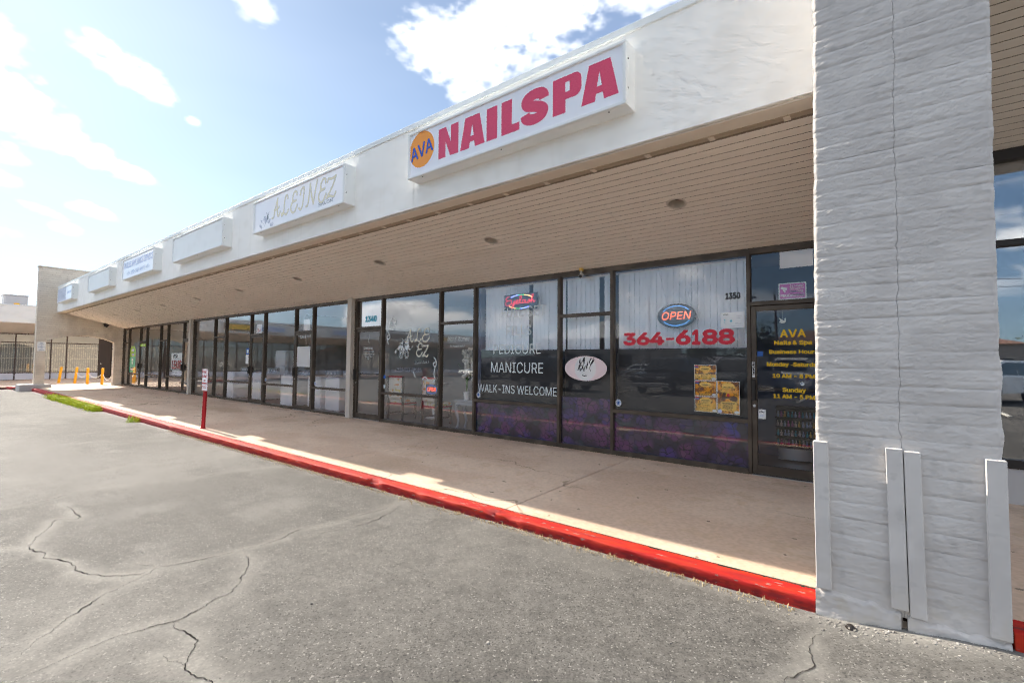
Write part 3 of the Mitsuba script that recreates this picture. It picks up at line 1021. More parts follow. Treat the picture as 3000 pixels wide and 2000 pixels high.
obj('core', cat(bx(-.29, .065, -3.12, -2.77, -.2, 5.5), bx(.087, .45, -3.12, -2.77, -.2, 5.5), bx(-.29, .45, -3.0, -2.77, -.2, 5.5)), 'm_pillar', PIL)
parc = [(y, z) for y, z in arc]
fin = Polygon([(-2.79, 2.14)] + parc + [(-.33, -.1), (.1, -.1), (.1, 5.45), (-2.79, 5.45)])
obj('upper_wall', poly_yz(fin, .43, .70), 'm_pillar', PIL)


def plinth(x0, x1, top0, top1, seed):
    n, m = int((x1 - x0) / .006), 18
    xs = np.linspace(x0, x1, n)
    top = np.interp(xs, [x0, x1], [top0, top1]) + (meshkit.fbm(np.stack([xs * 18, xs * 0 + seed, xs * 0], 1), 4, seed) - .5) * .045
    t = np.linspace(0, 1, m)
    Z = -.16 + (top + .16)[:, None] * t[None]
    X = np.repeat(xs[:, None], m, 1)
    q = np.stack([X, X * 0, Z], -1)
    Y = PY - .020 - (meshkit.fbm(q * np.array([14, 1, 20]), 4, seed) - .5) * .022 + .028 * np.clip((t - .82) / .18, 0, 1)[None] ** 2
    P = np.stack([X, Y, Z], -1)
    P = np.concatenate([P, (P[:, -1:] * [1, 0, 1] + [0, -3.1, 0])], 1)
    side = [grid_mesh(np.stack([P[k], P[k] * [1, 0, 1] + [0, -3.05, 0]], 1)) for k in (0, -1)]
    return cat([grid_mesh(P)] + side)


obj('plinth', plinth(-.352, .056, .005, -.02, 3), 'm_pillar', PIL, smooth=40)
obj('plinth', plinth(.084, .492, -.03, -.045, 8), 'm_pillar', PIL, smooth=40)
for x0, x1, z0, z1, lean, w in ((-.350, -.272, .004, .894, .006, 'left'), (.004, .0815, -.004, .893, .012, 'mid'), (.0865, .160, -.028, .884, .012, 'mid'), (.414, .494, -.028, .882, .0, 'right')):
    m = cb(x0, x1, PY - .034, PY + .02, z0, z1, .004)
    v = np.array(m.vertices)
    v[:, 0] -= lean * (v[:, 2] - .74) - (meshkit.noise(v * 7, 3) - .5) * .004
    v[:, 1] += (meshkit.noise(v * 5, 4) - .5) * .006
    obj('corner_guard', trimesh.Trimesh(v, m.faces), 'm_pillar', PIL)

# ------------------------------------------------------------------ the neighbouring building right of the pillar
NB = thing('neighbouring_shop', 'neighbouring shop right of the white pillar with tall mirror glass window and boarded soffit', 'building')


def soff2(y):
    return 3.545 - SZ * y


for i in range(24):
    y1 = -.002 - .098 * i
    obj('board', slope_box(.52, 4.2, y1 - .0865, y1, .018, soff2), 'm_board', NB + '__soffit')
obj('backing', slope_box(.52, 4.2, -2.4, .1, .01, lambda y: soff2(y) + .0035), 'm_groove_shade', NB + '__soffit')
obj('fascia_panel', bx(.48, 4.2, -2.75, -2.35, 4.1, 5.4), 'm_stucco', NB)
obj('roof', bx(.45, 4.2, -2.35, 9, 4.6, 4.75), 'm_roof', NB)
obj('bulkhead', bx(.45, 4.2, .02, .14, -.05, .368), 'm_trim', NB)
for z0, z1 in ((.368, .452), (2.57, 2.632), (3.435, 3.545)):
    obj('frame_bar', cb(.45, 4.2, .0, .11, z0, z1, .003), 'm_bronze_dark', NB)
for x in (.50, 2.75):
    obj('mullion', cb(x, x + .05, .002, .108, .452, 3.435, .003), 'm_bronze_dark', NB)
for z0, z1 in ((.452, 2.57), (2.632, 3.435)):
    pane(.55, 2.75, z0, z1, 'm_glass_mirror', NB)
    pane(2.8, 4.15, z0, z1, 'm_glass_mirror', NB)
obj('room', cat(bx(.5, 4.2, 3, 3.1, 0, 3.6), bx(.46, .5, .13, 3, 0, 3.6), bx(.5, 4.2, .13, 3, -.06, 0), bx(.5, 4.2, .13, 3, 3.56, 3.6), bx(4.15, 4.2, -.1, 3, 0, 3.6)), 'm_wall_night', NB)

# ------------------------------------------------------------------ the wing that closes the far end
WG = thing('corner_shop_wing', 'far shop wing with barred windows, white fascia and shaded walk beyond the arched wall', 'building')
WX, WF = -42.0, -39.6


def soffw(x):
    return 2.84 + .24 * (x - WX)


wz = -.03
for y0, y1 in ((1.2, 9.5), (-7.1, 1.19), (-15.4, -7.11), (-23.7, -15.41), (-32, -23.71), (-40.3, -32.01)):
    obj('fascia_panel', bx(WF - .25, WF, y0, y1, 3.40, 4.42), 'm_stucco', WG)
    obj('coping', cb(WF - .3, WF + .03, y0, y1, 4.38, 4.44, .004), 'm_cabinet', WG)
    v = np.array([[WX, y0, soffw(WX)], [WF - .2, y0, soffw(WF - .2)], [WF - .2, y1, soffw(WF - .2)], [WX, y1, soffw(WX)]])
    v = np.vstack([v, v + [0, 0, .05]])
    obj('soffit_panel', trimesh.convex.convex_hull(v), 'm_board', WG)
obj('roof', bx(-56, WF - .28, -40.3, 9.5, 4.15, 4.3), 'm_roof', WG)
obj('back_wall', cat(bx(-56, -55.7, -40.3, 9.5, -.1, 4.2), bx(-56, WX, 9.4, 9.6, -.1, 4.2), bx(-56, WX, -40.4, -40.2, -.1, 4.2)), 'm_endwall', WG)
obj('room', cat(bx(-43.4, -43.3, -40, 9, -.1, 2.9), bx(-43.3, WX - .1, -40, 9, -.1, -.05), bx(-43.3, WX - .1, -40, 9, 2.86, 2.9)), 'm_wing_room', WG)
wm = [9.3, 7.2, 5.1, 3.4, 2.03, 1.35, -.27, -1.01, -1.755, -2.6, -4.2, -5.0, -6.7, -7.5, -9.2]
while wm[-1] > -39:
    wm += [wm[-1] - .85, wm[-1] - 2.6]
for i, (b, a) in enumerate(zip(wm[:-1], wm[1:])):
    obj('mullion', bx(WX - .06, WX + .05, b - .03, b + .03, -.08, 2.84), 'm_wing_frame', WG)
    if (a, b) == (1.35, 2.03):
        D = key_of(WG + '__door')
        obj('leaf', cb(WX - .05, WX, a + .03, b - .03, -.05, 2.3, .005), 'm_wing_dark', D)
        obj('handle', cyl((WX + .01, a + .12, 1.0), (WX + .06, a + .12, 1.0), .03), 'm_alu', D)
        obj('transom', bx(WX - .05, WX - .01, a + .03, b - .03, 2.3, 2.84), 'm_wing_dark', D)
        continue
    W = key_of(WG + '__window')
    obj('panel', bx(WX - .04, WX + .01, a + .03, b - .03, .0, .40), 'm_wing_panel', W)
    for z0, z1 in ((-.08, 0), (.40, .45), (2.27, 2.33), (2.79, 2.84)):
        obj('frame_bar', bx(WX - .05, WX + .04, a + .03, b - .03, z0, z1), 'm_wing_frame', W)
    for z0, z1 in ((.45, 2.27), (2.33, 2.79)):
        m = grid_mesh(np.array([[[WX, a + .03, z0], [WX, a + .03, z1]], [[WX, b - .03, z0], [WX, b - .03, z1]]]))
        obj('pane', m, 'm_glass', W)
    if a > -12:
        ys = np.arange(a + .10, b - .05, .105)
        ms = [bx(WX + .012, WX + .026, y - .008, y + .008, .46, 2.26) for y in ys]
        ms += [bx(WX + .010, WX + .028, a + .03, b - .03, z - .012, z + .012) for z in (.62, 1.32, 2.02)]
        obj('security_bars', cat(ms), 'm_bars', W, kind='stuff')
for i, (yc, s) in enumerate(((-9.0, 0), (-11.6, 1), (-18.0, 1), (-24.5, 2), (-31.5, 0))):
    t = thing('wing_sign', ['long olive signboard on the far wing fascia, nearest the corner', 'white blue edged signboard on the far wing fascia, second from the corner', 'white blue edged signboard on the far wing fascia, third from the corner', 'dark signboard on the far wing fascia, fourth from the corner', 'olive signboard at the outer end of the far wing fascia'][i], 'shop sign')
    obj('cabinet', cb(WF + .001, WF + .16, yc - 1.1, yc + 1.1, 3.62, 4.12, .01), ['m_wall_brown', 'm_cabinet', 'm_grey_ink'][s], t)
    obj('panel', cb(WF + .155, WF + .17, yc - 1.02, yc + 1.02, 3.68, 4.06, .004), ['m_parchment', 'm_pale_blue', 'm_wall_brown'][s], t)
obj('end_wall', poly_yz(Polygon([(9.4, -.1), (9.6, -.1), (9.6, 5.2), (9.4, 5.2)]), WF + .2, 3), 'm_endwall', WG)
u = thing('rooftop_unit', 'grey rooftop cooling unit with yellow tag above the far wing', 'cooling unit')
obj('housing', cb(-47.2, -46.0, -2.85, -1.73, 4.3, 5.52, .03), 'm_unit', u)
obj('lid', cb(-47.25, -45.95, -2.9, -1.68, 5.52, 5.58, .01), 'm_unit', u)
obj('tag', bx(-46.0, -45.97, -2.40, -2.12, 4.86, 5.02), 'm_yellow_paint', u)

# ------------------------------------------------------------------ fascia signs
SY = -2.68


def sign(x0, x1, label, panel='m_acrylic', z0=3.782, z1=4.404):
    t = thing('fascia_sign', label, 'shop sign', None)
    obj('cabinet', cat(cb(x0, x1, SY + .03, FY + .012, z0, z1, .004), cb(x0, x1, SY, SY + .032, z1 - .035, z1, .006), cb(x0, x1, SY, SY + .032, z0, z0 + .035, .006),
                       cb(x0, x0 + .035, SY + .0005, SY + .032, z0 + .034, z1 - .034, .006), cb(x1 - .035, x1, SY + .0005, SY + .032, z0 + .034, z1 - .034, .006)), 'm_cabinet', t)
    obj('panel', bx(x0 + .034, x1 - .034, SY + .020, SY + .026, z0 + .034, z1 - .034), panel, t)
    sc = [cyl((x, SY + .05, z0 + .001), (x, SY + .05, z0 - .004), .008, 10) for x in np.linspace(x0 + .25, x1 - .2, 3)]
    sc += [cyl((x1 - .001, SY + .05, z), (x1 + .004, SY + .05, z), .008, 10) for z in (z0 + .17, z1 - .17)]
    obj('screw', cat(sc), 'm_bronze_dark', t, kind='stuff')
    return t


YP = SY + .0195   # sign panel surface


def letterform(pts, hole=None):
    p = Polygon(pts)
    return p.difference(Polygon(hole)) if hole else p


S_line = spline([(.83, .655), (.815, .76), (.70, .855), (.48, .875), (.27, .83), (.19, .72), (.25, .60), (.45, .525), (.68, .44), (.81, .32), (.76, .19), (.58, .125), (.36, .135), (.20, .22), (.165, .345)], 8)
HEAVY = {
    'N': letterform([(0, 0), (0, 1), (.37, 1), (.63, .45), (.63, 1), (1, 1), (1, 0), (.60, 0), (.36, .52), (.36, 0)]),
    'A': letterform([(0, 0), (.21, 1), (.79, 1), (1, 0), (.62, 0), (.585, .19), (.405, .19), (.37, 0)], [(.425, .37), (.565, .37), (.497, .76)]),
    'I': letterform([(0, 0), (0, 1), (1, 1), (1, 0)]),
    'L': letterform([(0, 0), (0, 1), (.58, 1), (.58, .235), (1, .235), (1, 0)]),
    'P': unary_union([sbox(0, 0, .45, 1), affinity.scale(sbox(.0, .36, 1, 1).buffer(-.22).buffer(.22), 1, 1), sbox(0, .36, .6, 1)]).difference(affinity.scale(sbox(.44, .56, .60, .83), 1, 1)),
    'S': affinity.scale(LineString(S_line * [1, 1]).buffer(.165, cap_style='flat'), 1, .78, origin=(0, .5)),
}


def heavy(ch, x0, x1, z0, z1):
    p = HEAVY[ch]
    a, b, c, d = p.bounds
    return affinity.affine_transform(p, [(x1 - x0) / (c - a), 0, 0, (z1 - z0) / (d - b), x0 - a * (x1 - x0) / (c - a), z0 - b * (z1 - z0) / (d - b)])


t = sign(-4.958, -1.834, 'long white shop sign with heavy red NAILSPA lettering and an orange disc')
for ch, a, b in (('N', -4.380, -4.031), ('A', -3.998, -3.604), ('I', -3.572, -3.414), ('L', -3.350, -3.094), ('S', -3.076, -2.709), ('P', -2.656, -2.318), ('A', -2.317, -1.916)):
    z = .004 if ch == 'S' else 0
    obj('letter', poly_xz(heavy(ch, a, b, 3.915 - z, 4.296 + z), YP - .0015, .0015), 'm_sign_red', t)
disc = affinity.scale(Point(-4.700, 4.135).buffer(.237, 48), 1, 1)
disc = disc.intersection(sbox(-4.922, 3.7, 0, 5))
obj('disc', poly_xz(disc, YP - .0012, .0012), 'm_sign_orange', t)
obj('disc_lettering', text('AVA', -4.915, -4.485, 4.035, 4.215, YP - .0028, bold=True, rot=.16, shear=.05), 'm_sign_blue', t)
for x in (-4.55, -3.02):  # small tilted white plates above the sign
    m = cb(-.11, .11, -.003, .003, 0, .11, .001)
    m.apply_transform(trimesh.transformations.rotation_matrix(-.9, [1, 0, 0]))
    m.apply_translation([x, -2.50, 4.47])
    obj('tilted_plate', m, 'm_cabinet', t)

SCRIPT = {  # pen strokes in a unit box
    'V': [[(.0, .95), (.08, 1.0), (.22, .6), (.42, .0)], [(.42, .0), (.62, .55), (.95, 1.0)]],
    'A': [[(-.05, .02), (.15, .05), (.35, .5), (.62, 1.0)], [(.62, 1.0), (.60, .5), (.68, .08), (.82, .03), (.98, .22)], [(.24, .42), (.5, .40), (.82, .50)]],
    'L': [[(.85, .80), (.80, .96), (.62, .98), (.45, .75), (.38, .35), (.28, .08), (.08, .0), (.12, .13), (.45, .06), (.72, .0), (.98, .20)]],
    'E': [[(.88, .80), (.84, .95), (.62, 1.0), (.36, .84), (.34, .62), (.60, .53), (.80, .56)], [(.60, .53), (.24, .48), (.10, .24), (.28, .03), (.62, .02), (.95, .30)]],
    'I': [[(.18, .72), (.40, .95), (.75, .98), (.70, .6), (.58, .2), (.30, .0), (.02, .10)]],
    'N': [[(-.05, .02), (.14, .06), (.26, .5), (.34, .98)], [(.34, .98), (.46, .5), (.66, .02)], [(.66, .02), (.80, .5), (.98, 1.02)]],
    'Z': [[(.12, .82), (.22, .96), (.55, .90), (.95, .97)], [(.95, .97), (.6, .5), (.05, .04)], [(.05, .04), (.4, .10), (.75, .0), (.95, .18)]],
}


def pen(ch, x0, x1, z0, z1, r):
    ls = [LineString(spline(s, 6) * [x1 - x0, z1 - z0] + [x0, z0]) for s in SCRIPT[ch]]
    return unary_union([l.buffer(r, 4) for l in ls])


def scissors(cx, cz, h, rings=True):
    """open scissors standing on their rings; the pivot at (cx, cz)"""
    g = []
    for s in (-1, 1):
        g.append(Polygon([(cx + s * .015 * h, cz - .05 * h), (cx + s * .20 * h, cz + .62 * h), (cx + s * .10 * h - .0 * h, cz + .25 * h), (cx - s * .06 * h, cz - .02 * h)]).buffer(0))
        if rings:
            g.append(LineString([(cx, cz), (cx - s * -.10 * h, cz - .20 * h)]).buffer(.018 * h))
            ring = affinity.scale(Point(cx + s * .15 * h, cz - .32 * h).buffer(.115 * h, 14), .8, 1.15)
            g.append(ring.difference(affinity.scale(ring, .74, .78)))
    return unary_union(g)


def flowers(cx, cz, w, h, n, r, seed):
    rr_ = random.Random(seed)
    g = []
    for i in range(n):
        x, z = cx + rr_.gauss(0, .38) * w, cz + rr_.gauss(0, .33) * h
        q = r * rr_.uniform(.6, 1.3)
        for k in range(5):
            a = k * 2 * math.pi / 5 + rr_.random() * 6
            pt = Point(x + q * .8 * math.cos(a), z + q * .8 * math.sin(a)).buffer(q * .62, 6)
            g.append(pt.exterior.buffer(q * .16, 2))
    for i in range(n):
        x, z = cx + rr_.gauss(0, .42) * w, cz + rr_.gauss(0, .4) * h
        a = rr_.random() * 6.3
        g.append(LineString([(x, z), (x + 2.4 * r * math.cos(a), z + 2.4 * r * math.sin(a))]).buffer(r * .2, 2))
    return unary_union(g)


t = sign(-9.552, -6.466, 'white shop sign with thin gold VALEINEZ script, scissors and SALON')
for ch, a, b, z0, z1 in (('A', -8.80, -8.50, 3.96, 4.30), ('L', -8.47, -8.20, 3.945, 4.29), ('E', -8.15, -7.89, 3.93, 4.29), ('I', -7.85, -7.63, 3.93, 4.30), ('N', -7.60, -7.26, 3.945, 4.32), ('E', -7.24, -6.98, 3.925, 4.30), ('Z', -6.99, -6.70, 3.945, 4.28)):
    obj('letter_outline', poly_xz(pen(ch, a, b, z0, z1, .0215), YP - .0010, .001), 'm_outline', t)
    obj('letter', poly_xz(pen(ch, a, b, z0, z1, .0165), YP - .0022, .001), 'm_gold', t)
obj('scissors', poly_xz(scissors(-8.985, 4.0, .50, False).buffer(.004), YP - .0015, .001), 'm_grey_ink', t)
obj('flower_sketch', poly_xz(flowers(-9.05, 3.945, .34, .14, 13, .022, 3), YP - .0012, .001), 'm_outline', t)
obj('lettering', text('SALON', -7.215, -6.79, 3.868, 3.925, YP - .0015), 'm_grey_ink', t)

sign(-14.10, -11.02, 'blank white shop sign third from the pillar, beside the VALEINEZ sign', 'm_cabinet')
t = sign(-18.60, -15.57, 'white shop sign with faded pale blue lettering in two lines')
obj('lettering', text('ROBLES APPLIANCE SERVICE', -18.45, -15.68, 4.11, 4.30, YP - .0015, bold=True), 'm_pale_blue', t)
obj('lettering', text('+T+  520-340-4991  +T+', -18.15, -15.95, 3.88, 4.01, YP - .0015, bold=True), 'm_pale_blue', t)
sign(-23.12, -20.17, 'blank white shop sign second from the arched end wall', 'm_cabinet')
t = sign(-28.87, -25.92, 'half grey half white shop sign at the arched end wall')
obj('grey_half', bx(-28.83, -27.15, YP - .0012, YP, 3.82, 4.37), 'm_pale_grey', t)
obj('lettering', text('INEZ', -28.15, -27.25, 3.90, 4.12, YP - .003, bold=True), 'm_outline', t)
obj('lettering', text('SALON', -28.6, -27.3, 4.18, 4.30, YP - .003), 'm_outline', t)
obj('lettering', text('NOW OPEN', -26.9, -26.1, 4.05, 4.15, YP - .003), 'm_pale_blue', t)

# ------------------------------------------------------------------ writing on the glass
GF = .0505       # just in front of the panes
def fat(o, *a, **k):
    """lettering with thicker strokes: copies shifted a few millimetres"""
    out = []
    for i, (dx, dz) in enumerate(((0, 0), (o, 0), (-o, 0), (0, o), (0, -o))):
        m = text(*a, **k)
        m.apply_translation([dx, -.0002 * i, dz])
        out.append(m)
    return cat(out)


def on(tag, name, mesh, m, **k):
    return obj(name, mesh, m, SLOT[tag], **k)


for s, a, b, z0, z1 in (('FULL SET', -5.54, -4.56, 2.175, 2.362), ('FILLS', -5.43, -4.86, 1.846, 2.025), ('PEDICURE', -5.728, -4.657, 1.512, 1.69), ('MANICURE', -5.785, -4.605, 1.170, 1.362), ('WALK-INS WELCOME', -6.10, -4.325, .795, .945)):
    on('N_eyelash', 'lettering', text(s, a, b, z0, z1, GF), 'm_vinyl_white')
for ch, a, b in (('3', -3.115, -2.925), ('6', -2.90, -2.71), ('4', -2.695, -2.495)):
    on('N_open', 'digit', fat(.009, ch, a, b, 1.640, 1.815, GF, bold=True), 'm_vinyl_red')
on('N_open', 'lettering', bx(-2.46, -2.345, GF - .0015, GF, 1.700, 1.733), 'm_vinyl_red')
for ch, a, b in (('6', -2.31, -2.115), ('1', -2.085, -1.985), ('8', -1.95, -1.757), ('8', -1.737, -1.545)):
    on('N_open', 'digit', fat(.009, ch, a, b, 1.636, 1.832, GF, bold=True), 'm_vinyl_red')
on('N_open', 'number', fat(.004, '1350', -1.646, -1.466, 2.232, 2.316, GF, bold=True), 'm_black')
DL = 'N_door'
DY = .0300
for ch, a, b in (('A', -1.003, -.921), ('V', -.911, -.823), ('A', -.813, -.731)):
    on(DL, 'letter', fat(.003, ch, a, b, 1.706, 1.800, DY, bold=True), 'm_vinyl_yellow')
for s, a, b, z0, z1 in (('Business Hours', -1.130, -.606, 1.500, 1.549), ('10 AM - 8 PM', -1.093, -.645, 1.200, 1.249), ('Sunday', -.986, -.738, 1.012, 1.081), ('11 AM - 5 PM', -1.089, -.648, .947, .996)):
    on(DL, 'lettering', fat(.0022, s, a, b, z0, z1, DY, bold=True), 'm_vinyl_yellow')
on(DL, 'word', fat(.0022, 'Monday', -1.156, -.915, 1.330, 1.393, DY, bold=True), 'm_vinyl_yellow')
on(DL, 'dash', bx(-.893, -.874, DY - .001, DY, 1.358, 1.366), 'm_vinyl_yellow')
on(DL, 'word', fat(.0022, 'Saturday', -.868, -.58, 1.330, 1.393, DY, bold=True), 'm_vinyl_yellow')
on(DL, 'word', fat(.0022, 'Nails', -1.071, -.885, 1.612, 1.665, DY, bold=True), 'm_vinyl_yellow')
on(DL, 'word', fat(.0022, '&', -.868, -.825, 1.612, 1.663, DY, bold=True), 'm_vinyl_yellow')
on(DL, 'word', fat(.0022, 'Spa', -.800, -.667, 1.598, 1.664, DY, bold=True), 'm_vinyl_yellow')
on(DL, 'sticker', poly_xz(Point(-.775, 1.132).buffer(.022, 20), DY, .001), 'm_vinyl_white')
on(DL, 'sticker_print', text('hp', -.790, -.760, 1.122, 1.146, DY - .001, shear=.2), 'm_ink_blue')
on(DL, 'sticker', bx(-1.262, -1.178, DY - .001, DY, .672, .792), 'm_paper')
on(DL, 'sticker_print', text('Pay', -1.232, -1.19, .748, .774, DY - .002, bold=True), 'm_black')
on(DL, 'sticker_print', poly_xz(Point(-1.244, .762).buffer(.009, 10), DY - .002, .001), 'm_black')
on(DL, 'sticker_print', cat([bx(-1.245, -1.20, DY - .002, DY - .001, z, z + .008) for z in (.715, .70)]), 'm_pale_blue')
on(DL, 'sticker', poly_xz(sbox(-1.262, 1.475, -1.205, 1.525).buffer(.006), DY, .001), 'm_ink_blue')
on(DL, 'pull_label', bx(-1.324, -1.293, -.0, .0085, 1.20, 1.40), 'm_white')
on(DL, 'pull_label_back', bx(-1.321, -1.296, -.0012, .001, 1.225, 1.397), 'm_black')
for k, ch in enumerate('PULL'):
    on(DL, 'pull_print', text(ch, -1.3165, -1.3005, 1.362 - .042 * k, 1.392 - .042 * k, -.0013, bold=True), 'm_white')
# pale poster and pink notice in the door's transom
t = thing('paper_sheet', 'blank white sheet hanging behind the glass above the nail studio door', 'sheet')
obj('sheet', bx(-1.003, -.645, .075, .077, 2.578, 2.79), 'm_paper', t)
t = thing('camera_notice', 'pink security camera recording notice in the window above the nail studio door', 'notice')
obj('panel', bx(-1.018, -.718, .059, .062, 2.178, 2.385), 'm_vinyl_white', t)
obj('field', bx(-1.006, -.730, .0578, .0588, 2.190, 2.372), 'm_magenta', t)
for s, a, b, z0, z1 in (('24 HOUR', -.895, -.750, 2.331, 2.357), ('SECURITY', -.895, -.745, 2.296, 2.322), ('CAMERAS', -.895, -.750, 2.262, 2.288), ('RECORDING', -.995, -.742, 2.212, 2.246)):
    obj('lettering', text(s, a, b, z0, z1, .0572, bold=True), 'm_vinyl_white', t)
obj('camera_picture', poly_xz(unary_union([affinity.rotate(sbox(-.992, 2.305, -.925, 2.335), -18), affinity.rotate(sbox(-.965, 2.268, -.945, 2.31), 30)]), .0566, .001), 'm_vinyl_white', t)

# papers on the big window
t = thing('notice_paper', 'white printed notice sheet taped in the window under the number 1350', 'notice')
obj('sheet', bx(-1.715, -1.42, .0655, .067, 1.848, 2.056), 'm_paper', t)
obj('heading', text('NOTICE', -1.685, -1.615, 2.018, 2.036, .0645, bold=True), 'm_black', t)
obj('picture', poly_xz(unary_union([Point(-1.585, 1.94).buffer(.014), Point(-1.665, 1.955).buffer(.008), Point(-1.665, 1.925).buffer(.008)]), .0645, .001), 'm_cyan', t)
obj('lines', cat([bx(a, b, .0642, .0652, z, z + .004) for a, b, z in ((-1.66, -1.59, 1.903), (-1.53, -1.46, 1.905), (-1.53, -1.46, 1.896), (-1.52, -1.45, 2.0), (-1.52, -1.46, 1.975), (-1.60, -1.46, 1.87))]), 'm_outline', t)


def flyer(label, x0, x1, z0, z1, kind):
    t = thing('flyer', label, 'flyer', None)
    y = .0655
    obj('sheet', bx(x0, x1, y, y + .0015, z0, z1), 'm_paper', t)
    e = .006
    obj('print', bx(x0 + e, x1 - e, y - .001, y - .0002, z0 + e, z1 - e), 'm_flyer', t)
    w, h = x1 - x0, z1 - z0
    X = lambda u: x0 + u * w
    Z = lambda v: z0 + v * h
    g = []
    if kind == 'tall':
        obj('banner', poly_xz(unary_union([sbox(X(.22), Z(.78), X(.78), Z(.87)), affinity.scale(Point(X(.5), Z(.86)).buffer(w * .28), 1, .5)]), y - .002, .0008), 'm_parchment', t)
        obj('text_block', poly_xz(sbox(X(.15), Z(.10), X(.86), Z(.38)), y - .002, .0008), 'm_parchment', t)
        L = [(.27, .73, .80, .822), (.2, .8, .335, .352), (.2, .8, .31, .326)] + [(.24, .7, z, z + .011) for z in (.275, .25, .225, .2, .175)] + [(.32, .68, .135, .15)]
        obj('lines', cat([bx(X(a), X(b), y - .003, y - .0021, Z(c), Z(d)) for a, b, c, d in L]), 'm_flyer_dark', t)
        obj('rider', poly_xz(unary_union([Point(X(.33), Z(.60)).buffer(w * .07), sbox(X(.22), Z(.645), X(.42), Z(.66)), sbox(X(.22), Z(.42), X(.38), Z(.56)), Polygon([(X(.3), Z(.55)), (X(.6), Z(.48)), (X(.6), Z(.455)), (X(.3), Z(.5))]), affinity.scale(Point(X(.75), Z(.47)).buffer(w * .16), 1, .8)]), y - .0025, .0008), 'm_flyer_dark', t)
        obj('badge', poly_xz(affinity.scale(Point(X(.86), Z(.07)).buffer(w * .12), 1, .55), y - .003, .0008), 'm_vinyl_white', t)
        obj('badge', poly_xz(Point(X(.12), Z(.08)).buffer(w * .09), y - .003, .0008), 'm_pale_blue', t)
        obj('star', poly_xz(sbox(X(.44), Z(.53), X(.56), Z(.62)), y - .003, .0008), 'm_ink_red', t)
    else:
        obj('banner', poly_xz(affinity.scale(Point(X(.5), Z(.76)).buffer(w * .27), 1, .45), y - .002, .0008), 'm_parchment', t)
        bl = {'cols': [(.03, .34, .10, .42), (.37, .70, .06, .42), (.74, .97, .06, .40)], 'mid': [(.28, .72, .06, .16)], 'low': [(.2, .8, .08, .35), (.28, .72, .42, .70)]}[kind]
        obj('text_block', poly_xz(unary_union([sbox(X(a), Z(c), X(b), Z(d)) for a, b, c, d in bl]), y - .002, .0008), 'm_parchment', t)
        L = []
        for a, b, c, d in bl:
            n = max(2, int((d - c) / .07))
            L += [(a + .02, b - .03 - .04 * (i % 3), c + (i + .4) * (d - c) / n, c + (i + .4) * (d - c) / n + .022) for i in range(n)]
        L += [(.32, .68, .74, .775), (.36, .64, .69, .715)]
        obj('lines', cat([bx(X(a), X(b), y - .003, y - .0021, Z(c), Z(d)) for a, b, c, d in L]), 'm_flyer_dark', t)
        obj('flag_red', bx(X(.03), X(.2), y - .003, y - .002, Z(.88), Z(.96)), 'm_ink_red', t)
        obj('flag_blue', bx(X(.03), X(.2), y - .003, y - .002, Z(.80), Z(.88)), 'm_ink_blue', t)
        obj('badge', poly_xz(affinity.scale(Point(X(.88), Z(.12)).buffer(w * .09), 1, .6), y - .003, .0008), 'm_vinyl_white', t)
    return t


flyer('orange parchment flyer with three text columns, topmost of the taped window flyers', -2.071, -1.778, 1.137, 1.351, 'cols')
flyer('orange parchment flyer in the middle of the left stack of window flyers', -2.068, -1.776, .922, 1.132, 'mid')
flyer('orange parchment flyer at the bottom of the left stack of window flyers', -2.066, -1.774, .708, .918, 'low')
flyer('tall orange flyer with a cowboy rider, right of the stack of three flyers', -1.770, -1.488, .697, 1.136, 'tall')

# oval decal on the narrow pane, worn away lettering
t = thing('oval_decal', 'pink oval decal with white disc and worn black lettering on narrow pane', 'decal')
ov = affinity.scale(Point(-3.783, 1.273).buffer(1, 40), .385, .200)
obj('oval', poly_xz(ov, GF, .001), 'm_vinyl_pink', t)
obj('disc', poly_xz(affinity.scale(Point(-3.785, 1.272).buffer(.196, 40), 1, 1), GF - .0015, .001), 'm_white', t)
wr = random.Random(5)
frag = []
for cx in (-3.88, -3.785, -3.69):
    for k in range(7):
        x, z = cx + wr.uniform(-.035, .035), 1.29 + wr.uniform(-.075, .075)
        a = wr.uniform(.9, 2.2)
        frag.append(LineString([(x, z), (x + .05 * math.cos(a), z + .05 * math.sin(a)), (x + .06 * math.cos(a) + .012, z + .09 * math.sin(a))]).buffer(wr.uniform(.003, .009), 2))
frag.append(LineString([(-3.83, 1.165), (-3.80, 1.148), (-3.765, 1.16)]).buffer(.007))
obj('worn_lettering', poly_xz(unary_union(frag), GF - .003, .001), 'm_black', t)

# round alarm stickers in the corners of the low panes
for tag, x, z in (('N_eyelash', -6.093, .735), ('N_open', -3.205, .755), ('C_fridge', -14.80, .755), ('C_right', -11.97, .742)):
    o8 = Polygon([(x + .05 * math.cos(k * math.pi / 4 + .39), z + .058 * math.sin(k * math.pi / 4 + .39)) for k in range(8)])
    on(tag, 'alarm_sticker', poly_xz(o8, GF, .001), 'm_white')
    on(tag, 'alarm_sticker_print', poly_xz(o8.buffer(-.012).difference(o8.buffer(-.018)).union(affinity.scale(o8, .45, .45)), GF - .001, .001), 'm_ink_blue')

